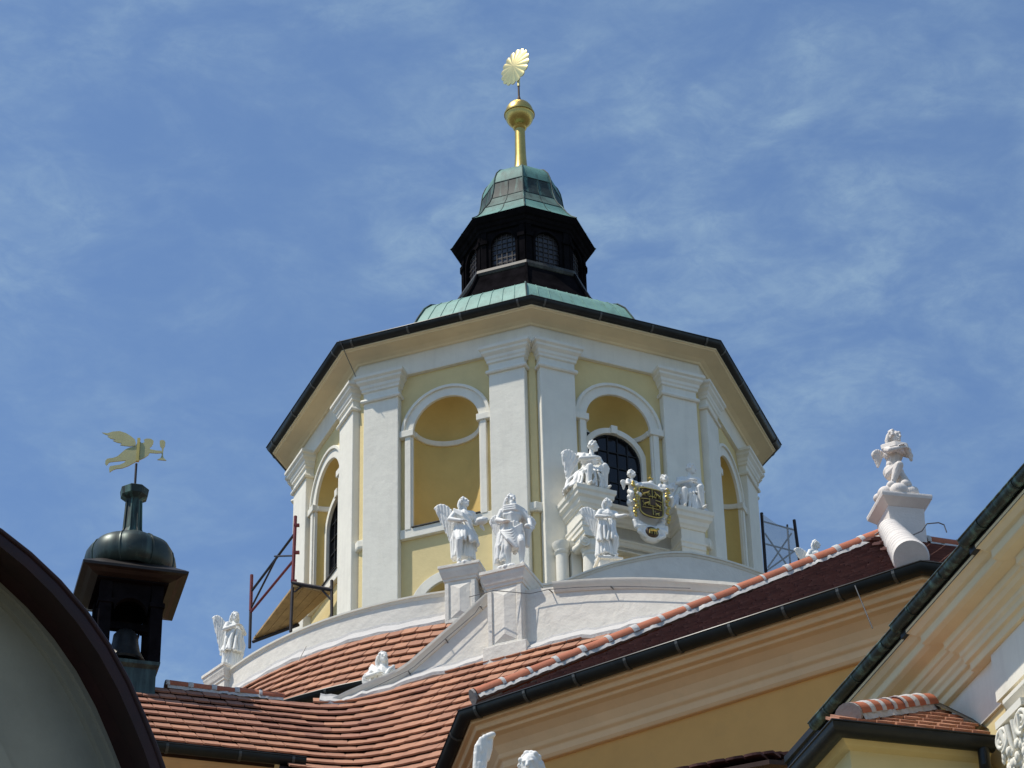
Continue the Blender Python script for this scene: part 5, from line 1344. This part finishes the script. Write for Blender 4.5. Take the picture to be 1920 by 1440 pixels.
def robed(seed, headturn=0, headtilt=0, lean=0.0, bare_leg=None, arms=None, skirt_z=0.10, beard=False, hair=2, hips=0.0):
    m = MB(); rocks(m, seed)
    pel, wai, che, nec = (hips,0,0.52), (hips*0.6+lean*0.3,0.0,0.61), (lean*0.7,-0.005,0.72), (lean,0,0.825)
    a, b = torso(m, pel, wai, che, nec, (1,0,0.0))
    head(m, (lean*1.1,-0.012,0.915), headturn, headtilt, 1.0, hair, beard)
    L = [((-0.055+hips,0,0.50), (-0.065,-0.04,0.28), (-0.062,0.0,0.06), (-0.075,-0.07,0.045)), ((0.055+hips,0,0.50), (0.07,-0.03,0.28), (0.075,0.03,0.06), (0.09,-0.05,0.045))]
    if bare_leg == 1: L[1] = ((0.055+hips,-0.01,0.50), (0.085,-0.115,0.33), (0.085,-0.06,0.09), (0.095,-0.13,0.065))
    if bare_leg == -1: L[0] = ((-0.055+hips,-0.01,0.50), (-0.07,-0.115,0.33), (-0.065,-0.06,0.09), (-0.075,-0.13,0.065))
    for q in L: leg(m, *q)
    arms = arms or (((-0.165,-0.02,0.66),(-0.10,-0.13,0.60),(1,-0.3,0)), ((0.165,-0.02,0.66),(0.11,-0.13,0.58),(-1,-0.3,0)))
    for sh_, (e, w, h) in zip((a, b), arms): arm(m, sh_, e, w, h)
    return m
TOPZ = {}
# -- angel with a pitcher on the left pier of the round attic
m = robed(11, R(35), R(-4), 0.02, -1, (((-0.165,-0.03,0.655),(-0.05,-0.14,0.585),(1,-0.4,0.1)), ((0.165,0.02,0.67),(0.17,-0.13,0.60),(0.6,-0.7,0.1))))
skirt(m, (0,0,0.62), (0.095,0.085), (0.01,0.035,0.16), (0.135,0.085), 3, 20, 0.018)
folds(m, ((0,-0.01,0.60),0.095,0.09,-60,100), ((0.03,0.0,0.34),0.15,0.14,-50,120), 9, 5, 0.022)
sash(m, [(-0.11,-0.03,0.78),(-0.02,-0.09,0.70),(0.08,-0.07,0.61),(0.12,0.0,0.56)], 0.016)
chain(m, [(0.17,-0.15,0.60),(0.215,-0.17,0.60),(0.245,-0.18,0.615)], [0.045,0.05,0.025])
chain(m, [(0.20,-0.12,0.55),(0.23,-0.12,0.50)], [0.025,0.012])
W1 = wing_mesh((-0.05,0.09,0.74), (-0.20,0.13,1.02), (-0.30,0.16,0.90), (-0.10,0.12,0.36), seed=1)
W2 = wing_mesh((0.06,0.09,0.74), (0.12,0.20,0.96), (0.17,0.24,0.85), (0.10,0.16,0.45), seed=2)
p1 = ped1.matrix_world.translation
bpy.context.view_layer.update()
p1 = ped1.matrix_world.translation.copy()
statue('angel_statue', m, (p1.x-0.02, p1.y-0.13, 22.925), R(14), 1.30, 'white angel clutching a pitcher, big wing raised, on the rear pier', wings=(W1, W2))
# -- bearded figure with drapery on the front pier
m = robed(21, R(22), R(6), -0.01, 1, (((-0.165,0.0,0.67),(-0.10,-0.10,0.60),(0.9,-0.4,0)), ((0.18,-0.01,0.67),(0.19,-0.09,0.55),(0.2,-0.5,-0.8))), beard=True)
skirt(m, (-0.015,0.005,0.60), (0.105,0.095), (-0.06,0.05,0.34), (0.12,0.09), 8, 14, 0.02)
for i in range(7): chain(m, [(-0.13+0.01*i,-0.03-0.012*i,0.50-0.022*i),(-0.03+0.01*i,-0.105,0.47-0.035*i),(0.09,-0.10,0.56-0.012*i)], [0.018,0.021,0.015])
folds(m, ((-0.05,0.03,0.50),0.10,0.08,-170,-20), ((-0.09,0.06,0.16),0.10,0.08,-170,-10), 9, 6, 0.022)
sash(m, [(0.12,0.02,0.80),(0.03,-0.085,0.79),(-0.09,-0.05,0.79),(-0.13,0.03,0.74)], 0.020, 3, (0,0,0.026))
chain(m, [(0.13,0.04,0.80),(0.17,0.07,0.62),(0.16,0.08,0.40)], [0.04,0.035,0.03])
chain(m, [(0.15,-0.10,0.54),(0.22,-0.09,0.52)], [0.03,0.02])
W1 = wing_mesh((-0.06,0.09,0.72), (-0.20,0.12,0.84), (-0.235,0.14,0.72), (-0.14,0.12,0.42), seed=3)
W2 = wing_mesh((0.08,0.09,0.72), (0.20,0.12,0.84), (0.255,0.14,0.72), (0.16,0.12,0.46), seed=4)
statue('angel_statue', m, (PIER_C.x+0.04, PIER_C.y-0.17, PIER_TOP-0.005), R(4), 1.30, 'long-haired statue with bare knee and wrapped hip cloth on the front diamond-panel pier', wings=(W1, W2))
# -- praying angel at the far left end of the attic
m = robed(31, R(-10), R(8), 0.015, None, (((-0.15,-0.05,0.66),(-0.03,-0.14,0.70),(0.6,-0.4,0.5)), ((0.16,-0.04,0.66),(0.06,-0.14,0.70),(-0.7,-0.4,0.5))))
skirt(m, (0,0,0.70), (0.10,0.09), (0.0,0.02,0.05), (0.135,0.115), 13, 24, 0.020)
folds(m, ((0.02,-0.02,0.66),0.10,0.10,-90,90), ((-0.02,-0.02,0.30),0.15,0.14,-90,90), 10, 15, 0.022)
W1 = wing_mesh((-0.05,0.09,0.74), (-0.17,0.13,1.02), (-0.25,0.16,0.92), (-0.12,0.12,0.30), seed=5)
bpy.context.view_layer.update()
pL_ = pedl.matrix_world.translation.copy()
statue('angel_statue', m, (pL_.x+0.05, pL_.y-0.03, 22.715), R(28), 1.14, 'white praying angel in a long robe at the far left end of the round attic', wings=(W1,))
# -- angel behind the raking parapet
m = robed(41, R(14), R(3), 0.01, None, (((-0.16,-0.04,0.66),(-0.06,-0.13,0.66),(0.9,-0.3,0.2)), ((0.165,-0.02,0.66),(0.09,-0.12,0.61),(-0.9,-0.4,0))))
skirt(m, (0,0,0.66), (0.105,0.09), (0.0,0.02,0.06), (0.14,0.12), 23, 22, 0.020)
sash(m, [(-0.12,-0.01,0.80),(-0.05,-0.09,0.70),(0.02,-0.10,0.64)], 0.018, 3, (0.012,0,0.02)); sash(m, [(0.12,-0.01,0.80),(0.07,-0.09,0.72),(0.03,-0.10,0.64)], 0.018, 3, (0.012,0,0.02))
W1 = wing_mesh((-0.05,0.09,0.72), (-0.17,0.13,0.84), (-0.20,0.14,0.72), (-0.16,0.12,0.36), seed=7)
hp = on_Y(716, 1225, on_wall(716,1275).y + 0.62)
b3 = empty('statue_plinth', (hp.x, hp.y, hp.z-1.27-0.9), 'white plinth hidden behind the raking parapet', 'plinth')
MB().box((-0.22,-0.22,-0.6),(0.22,0.22,0.9)).build('block', 'rough_white', b3, bevel=0.01)
statue('angel_statue', m, (hp.x, hp.y, hp.z-1.27), R(6), 1.29, 'angel statue seen only from the chest up behind the raking parapet', wings=(W1,))
# -- standing angel on the curved gable in front of the portal
m = robed(51, R(32), R(2), 0.03, 1, (((-0.15,-0.06,0.66),(-0.04,-0.15,0.62),(1,-0.3,0)), ((0.14,-0.09,0.68),(0.20,-0.18,0.66),(0.9,-0.3,0.1))))
skirt(m, (0,0,0.62), (0.10,0.09), (-0.02,0.03,0.10), (0.13,0.10), 33, 20, 0.02)
folds(m, ((0,-0.01,0.60),0.10,0.09,-80,80), ((0.0,0.0,0.28),0.15,0.13,-70,80), 9, 35, 0.02)
W1 = wing_mesh((-0.05,0.09,0.74), (-0.22,0.13,0.96), (-0.31,0.16,0.84), (-0.10,0.12,0.40), seed=9)
W2 = wing_mesh((0.06,0.09,0.74), (0.14,0.18,0.86), (0.20,0.2,0.76), (0.14,0.16,0.5), seed=10)
q4 = on_cyl(1140, 1054, RA-0.22)
a4 = math.degrees(math.atan2(q4.x-AX, AY-q4.y))
pd4 = MB().box((-0.17,-0.15,-0.4),(0.17,0.15,0.0)).build('statue_base', 'rough_white', body, bevel=0.01); pd4.location = q4 - Vector(cb); pd4.rotation_euler = (0,0,R(a4))
MB().sweep([(0,-0.05),(0.03,-0.04),(0.03,0.0),(-0.1,0.003)], [(-0.17,-0.15),(0.17,-0.15),(0.17,0.15),(-0.17,0.15)], closed=True, loop=True).build('cap', 'rough_white', pd4)
statue('angel_statue', m, (q4.x, q4.y, q4.z+0.002), R(18), 1.16, 'white angel stepping forward on the curved gable, left of the gilded shield', wings=(W1, W2))
# -- two seated angels on the portal entablature
def seated(seed, turn, mirror=1):
    m = MB(); rnd = random.Random(seed); k = mirror
    prim_sphere(m, (0,0.06,0.10), (0.20,0.15,0.15)); prim_sphere(m, (-0.12,-0.02,0.05), (0.15,0.13,0.09)); prim_sphere(m, (0.14,-0.05,0.04), (0.13,0.12,0.07))
    a, b = torso(m, (0,0.02,0.27), (0.01*k,0.0,0.38), (0.03*k,-0.04,0.50), (0.05*k,-0.06,0.61), (1,-0.1*k,0.02*k))
    head(m, (0.065*k,-0.085,0.70), turn, R(10), 1.02, 1)
    leg(m, (-0.06,-0.02,0.25), (-0.09,-0.23,0.28), (-0.10,-0.22,0.05), (-0.11,-0.30,0.03), 1.1); leg(m, (0.07,-0.02,0.25), (0.12,-0.24,0.34), (0.15,-0.20,0.07), (0.17,-0.28,0.05), 1.1)
    arm(m, a, (-0.15,-0.13,0.44), (0.02,-0.20,0.47), (1,-0.2,0.1)); arm(m, b, (0.19,-0.10,0.44), (0.08,-0.21,0.42), (-1,-0.3,0.1))
    for i in range(8):                      # cloth drawn over the lap, then falling beside the legs
        t = i/7; chain(m, [(-0.12+0.02*i,0.03-0.02*i,0.33), (-0.10+0.028*i,-0.13,0.315+0.012*i), (-0.14+0.045*i,-0.22,0.22+0.01*i)], [0.020,0.022,0.016])
    folds(m, ((-0.02,0.02,0.30),0.13,0.11,-170,-40), ((-0.08,-0.02,0.02),0.24,0.20,-170,-30), 13, seed, 0.020)
    folds(m, ((0.04,0.02,0.28),0.12,0.11,60,170), ((0.08,-0.02,0.02),0.20,0.17,60,170), 8, seed+1, 0.020)
    folds(m, ((0.0,-0.16,0.24),0.10,0.06,-60,60), ((0.0,-0.14,0.03),0.13,0.09,-60,60), 7, seed+2, 0.017)
    sash(m, [(-0.10,0.02,0.60),(-0.02,-0.11,0.53),(0.08,-0.09,0.42)], 0.014, 3, (0.006,0,0.018))
    return m
FM = Matrix.Translation((AX, AY, 0)) @ Matrix.Rotation(D0+F0, 4, 'Z')
pa_ = FM @ V((-0.90,-4.33,25.205)); pb_ = FM @ V((0.92,-4.33,25.205))
W1 = wing_mesh((-0.04,0.05,0.52), (-0.20,0.09,0.74), (-0.28,0.10,0.60), (-0.22,0.10,0.18), seed=11)
W2 = wing_mesh((0.08,0.05,0.52), (0.24,0.05,0.60), (0.34,0.02,0.52), (0.27,0.04,0.16), seed=12)
statue('seated_angel_statue', seated(61, R(42), 1), pa_, R(30), 1.32, 'seated white angel with folded arms and spread wings on the left portal block', wings=(W1, W2))
W1 = wing_mesh((-0.06,0.05,0.52), (-0.18,0.10,0.60), (-0.22,0.10,0.46), (-0.20,0.10,0.22), seed=13)
statue('seated_angel_statue', seated(71, R(50), 1), pb_, R(14), 1.28, 'seated white angel with clasped hands on the right portal block, beside the shield', wings=(W1,))
# -- cartouche with two cherubs
car = empty('coat_of_arms', FM @ V((0.02,-4.72,24.35)), 'white scrolled cartouche with a dark gilded shield, cross and chains', 'coat of arms', rz=D0+F0)
m = MB(); rnd = random.Random(4)
for i in range(26):                                  # scrolled frame
    a = 2*PI*i/26; prim_sphere(m, (0.30*math.sin(a)*(1+0.10*math.cos(3*a)), 0.05+0.03*math.cos(5*a), 0.62-0.42*math.cos(a)), (rnd.uniform(0.05,0.085), 0.06, rnd.uniform(0.05,0.08)), None, 12)
prim_sphere(m, (0,0.12,0.62), (0.29,0.09,0.42)); prim_sphere(m, (0.0,0.02,0.14), (0.20,0.09,0.17))
for sx in (-1, 1):
    chain(m, [(sx*0.10,0.0,0.26),(sx*0.26,-0.02,0.20),(sx*0.29,0.0,0.32),(sx*0.20,0.0,0.34)], [0.05,0.045,0.035,0.02])
    chain(m, [(sx*0.12,-0.03,0.05),(sx*0.22,-0.03,0.12),(sx*0.17,-0.03,0.20)], [0.035,0.04,0.02])
for i in range(7): prim_sphere(m, (-0.21+0.07*i,-0.03,0.985), (0.045,0.05,0.045), None, 7)
chain(m, [(-0.22,0,1.0),(0,-0.02,1.04),(0.22,0,1.0)], [0.06,0.07,0.06])
m2 = melt(m, 'scroll_frame', 0.012, 2); link('scroll_frame', m2, 'statue_white', car)
def shield_pts(w, h, zc, n=10):
    P = [(-w, zc+h), (-w*0.5, zc+h*1.02), (0, zc+h*0.98), (w*0.5, zc+h*1.02), (w, zc+h)]
    for i in range(n+1):
        a = PI*i/n; P.append((w*math.cos(a)*(1.0 if i not in (0,n) else 1.0), zc-h*0.45-h*0.6*math.sin(a)**0.8))
    return P
SY = -0.065
def curved(u): return SY - 0.05*(1-(u/0.22)**2)
sp_ = shield_pts(0.20, 0.255, 0.66)
m = MB(); n = len(sp_); c = (0, curved(0)-0.0, 0.62)
m.add([(u, curved(u), z) for u, z in sp_]+[(u, curved(u)+0.04, z) for u, z in sp_]+[(0,curved(0),0.64)], [(i,(i+1)%n,2*n) for i in range(n)]+[(i,(i+1)%n,n+(i+1)%n,n+i) for i in range(n)])
sh = m.build('shield', 'shield_brown', car)
MB().tube([(u*1.04, curved(u)-0.006, 0.64+(z-0.64)*1.03) for u, z in sp_+[sp_[0]]], 0.012, 6).build('shield_rim', 'gilding', sh, True)
def gold_bar(pts, r=0.011): MB().tube([(u, curved(u)-0.012, z) for u, z in pts], r, 6).build('gilded_charge', 'gilding', sh, True)
gold_bar([(0,0.90),(0,0.42)], 0.008); gold_bar([(-0.19,0.72),(-0.1,0.715),(0,0.71),(0.1,0.715),(0.19,0.72)], 0.008); gold_bar([(-0.17,0.56),(0,0.55),(0.17,0.56)], 0.006)
def beast(u, z, s, f=1):
    for P, r in (([(-0.05,-0.01),(0.03,0.02)],0.016), ([(0.03,0.02),(0.05,0.05),(0.06,0.045)],0.011), ([(-0.05,-0.01),(-0.06,-0.05)],0.008), ([(-0.03,-0.01),(-0.025,-0.05)],0.008), ([(0.02,0.01),(0.03,-0.04)],0.008), ([(0.035,0.02),(0.06,-0.02)],0.007), ([(-0.05,0.0),(-0.075,0.04),(-0.055,0.065)],0.006)):
        gold_bar([(u+f*a*s, z+b*s) for a, b in P], r*s)
beast(-0.10, 0.82, 1.0); beast(0.10, 0.82, 1.0, -1); beast(-0.10, 0.63, 0.9); beast(0.10, 0.62, 0.9, -1); beast(0.08, 0.46, 0.7)
es = MB().poly([(-0.045,curved(0)-0.03,0.60),(0.045,curved(0)-0.03,0.60),(0.045,curved(0)-0.03,0.72),(-0.045,curved(0)-0.03,0.72)], (0,0.03,0)).build('inner_shield', 'shield_brown', sh)
gold_bar([(-0.05,0.595),(0.05,0.595),(0.05,0.725),(-0.05,0.725),(-0.05,0.595)], 0.008); gold_bar([(-0.06,0.755),(-0.03,0.775),(0,0.76),(0.03,0.775),(0.06,0.755)], 0.012)
for sx in (-1, 1):
    for i in range(13):
        t = i/12; p = (sx*(0.31-0.03*math.sin(t*PI)+0.02*math.sin(i*2)), -0.08-0.03*math.sin(t*PI), 1.0-0.62*t)
        q = MB(); prim_sphere(q, p, (0.028+0.008*(i%2),0.022,0.034), None, 6); q.build('chain_link', 'gilding', car, True)
q = MB().tube([(0.05,0.0,1.02),(0.05,0.0,1.28)], 0.011, 6).tube([(-0.0,0.0,1.21),(0.10,0.0,1.21)], 0.011, 6); q.build('cross', 'gilding', car, True)
q = MB(); prim_sphere(q, (0.05,0.0,1.10), 0.055); q.build('orb', 'statue_white', car, True)
q = MB(); prim_sphere(q, (0.0,-0.05,0.14), (0.12,0.04,0.10)); q.build('oval_field', 'shield_brown', car, True)
q = MB()
for P, r in (([(-0.06,0.15),(0.05,0.16)],0.03), ([(0.05,0.16),(0.085,0.19),(0.10,0.18)],0.02), ([(-0.06,0.15),(-0.07,0.08)],0.012), ([(-0.03,0.14),(-0.03,0.08)],0.011), ([(0.02,0.14),(0.02,0.08)],0.011), ([(0.05,0.15),(0.06,0.09)],0.012)):
    q.tube([(a,-0.10,b) for a, b in P], r, 7)
q.build('gilded_lamb', 'gilding', car, True)
def cherub(seed, k=1):
    m = MB()
    a, b = torso(m, (0,0.02,0.30), (0,0.0,0.40), (0.0,-0.01,0.52), (0,-0.015,0.63), (1,0,0), 0.11)
    head(m, (0.0,-0.03,0.76), R(10)*k, R(-5), 1.55, 1)
    arm(m, a, (-0.17,-0.06,0.45), (-0.10*k-0.08,-0.14,0.40), (k,-0.4,0.0), 1.25); arm(m, b, (0.18,-0.06,0.46), (0.16,-0.16,0.42), (k,-0.4,0.1), 1.25)
    leg(m, (-0.06,-0.02,0.28), (-0.09,-0.14,0.16), (-0.06,-0.05,0.0), (-0.07,-0.10,-0.03), 1.25); leg(m, (0.07,-0.02,0.28), (0.11,-0.15,0.18), (0.13,-0.04,0.02), (0.15,-0.08,-0.02), 1.25)
    return m
for sx, lab in ((-1, 'small white cherub leaning on the left shoulder of the gilded shield'), (1, 'small white cherub leaning on the right shoulder of the gilded shield')):
    pos = FM @ V((0.03+sx*0.30, -4.70, 25.02 if sx < 0 else 25.07))
    w = wing_mesh((sx*0.06,0.08,0.56), (sx*0.20,0.10,0.66), (sx*0.22,0.11,0.56), (sx*0.16,0.10,0.36), seed=20+sx)
    statue('cherub_statue', cherub(80+sx, -sx), pos, D0+F0+R(-8*sx), 0.70, lab, wings=(w,), vox=0.011)
# -- cherub on clouds over the chapel hip
m = MB(); rnd = random.Random(9)
for x, y, z, r in ((-0.20,-0.05,0.06,0.11),(-0.06,-0.16,0.06,0.12),(0.12,-0.14,0.06,0.12),(0.24,-0.02,0.05,0.10),(0.10,0.12,0.07,0.12),(-0.12,0.12,0.07,0.12),(0.0,0.0,0.10,0.15),(-0.14,-0.13,0.14,0.07),(0.05,-0.17,0.16,0.075),(0.20,-0.12,0.13,0.06),(-0.27,0.05,0.04,0.07),(0.30,-0.08,0.03,0.06)):
    prim_sphere(m, (x*0.8, y*0.8, z), (r*0.92, r*0.85, r*0.82), None, 20)
leg(m, (-0.05,0.0,0.36), (-0.02,-0.15,0.40), (-0.09,-0.10,0.20), (-0.12,-0.15,0.19), 1.2); leg(m, (0.06,0.02,0.36), (0.10,-0.08,0.20), (0.13,0.06,0.17), (0.15,0.10,0.15), 1.2)
a, b = torso(m, (0,0.02,0.39), (-0.005,0.015,0.50), (0.0,-0.005,0.62), (0.02,-0.01,0.735), (1,0,0.02), 0.095)
head(m, (0.035,-0.02,0.86), R(24), R(2), 1.25, 3)
arm(m, a, (-0.10,-0.13,0.60), (0.04,-0.17,0.64), (1,-0.1,0.1), 1.1); arm(m, b, (0.17,-0.09,0.60), (0.06,-0.17,0.66), (-1,-0.2,0.1), 1.1)
sash(m, [(-0.12,0.0,0.71),(-0.03,-0.14,0.69),(0.10,-0.15,0.68),(0.18,-0.05,0.66)], 0.022, 3, (0,0.005,0.022)); chain(m, [(0.14,-0.12,0.66),(0.17,-0.10,0.54)], [0.03,0.02])
for x in (-1, 1): prim_sphere(m, (x*0.05,0.03,0.41), (0.075,0.085,0.085))
W1 = wing_mesh((-0.06,0.08,0.66), (-0.17,0.10,0.76), (-0.20,0.11,0.66), (-0.15,0.10,0.50), seed=15)
statue('cherub_statue', m, CHERUB, R(20), 1.16, 'cream cherub kneeling on round clouds over the chapel wing roof', 'statue_cream', wings=(W1,))
# -- angel half hidden behind the chapel ridge
m = robed(91, R(40), R(4), 0.02, None)
skirt(m, (0,0,0.66), (0.105,0.09), (0.0,0.02,0.06), (0.14,0.12), 43, 22, 0.020)
W1 = wing_mesh((-0.05,0.09,0.74), (-0.22,0.12,0.90), (-0.28,0.13,0.82), (-0.10,0.12,0.52), seed=17)
hq = on_Y(1526, 1013, 40.5)
b5 = empty('statue_plinth', (hq.x, hq.y, hq.z-1.05-1.2), 'white plinth of the angel hidden behind the chapel ridge', 'plinth')
MB().box((-0.2,-0.2,-0.6),(0.2,0.2,1.2)).build('block', 'rough_white', b5, bevel=0.01)
statue('angel_statue', m, (hq.x, hq.y, hq.z-1.05), R(30), 1.05, 'angel statue peeping over the orange ridge tiles, right of the drum', wings=(W1,))
# -- winged figure cut by the lower edge of the picture
m = robed(101, R(-8), R(10), 0.0, None)
skirt(m, (0,0,0.66), (0.105,0.09), (0.0,0.02,0.06), (0.14,0.12), 53, 22, 0.020)
W1 = wing_mesh((-0.06,0.09,0.72), (-0.42,0.04,1.06), (-0.20,0.05,1.15), (-0.36,0.08,0.42), seed=19, n=16)
hz = on_Y(994, 1416, 26.0)
b6 = empty('statue_column', (hz.x, hz.y, GROUND), 'pale column below the winged statue at the lower edge', 'column')
MB().lathe([(0.28,0),(0.28,0.2),(0.2,0.3),(0.18,hz.z-1.88-GROUND-0.3),(0.26,hz.z-1.88-GROUND-0.1),(0.26,hz.z-1.88-GROUND)], 20).build('shaft', 'rough_white', b6, True, 40)
statue('angel_statue', m, (hz.x, hz.y, hz.z-1.88), R(-6), 1.90, 'white angel of which only one wing and curly head show at the bottom edge', wings=(W1,))
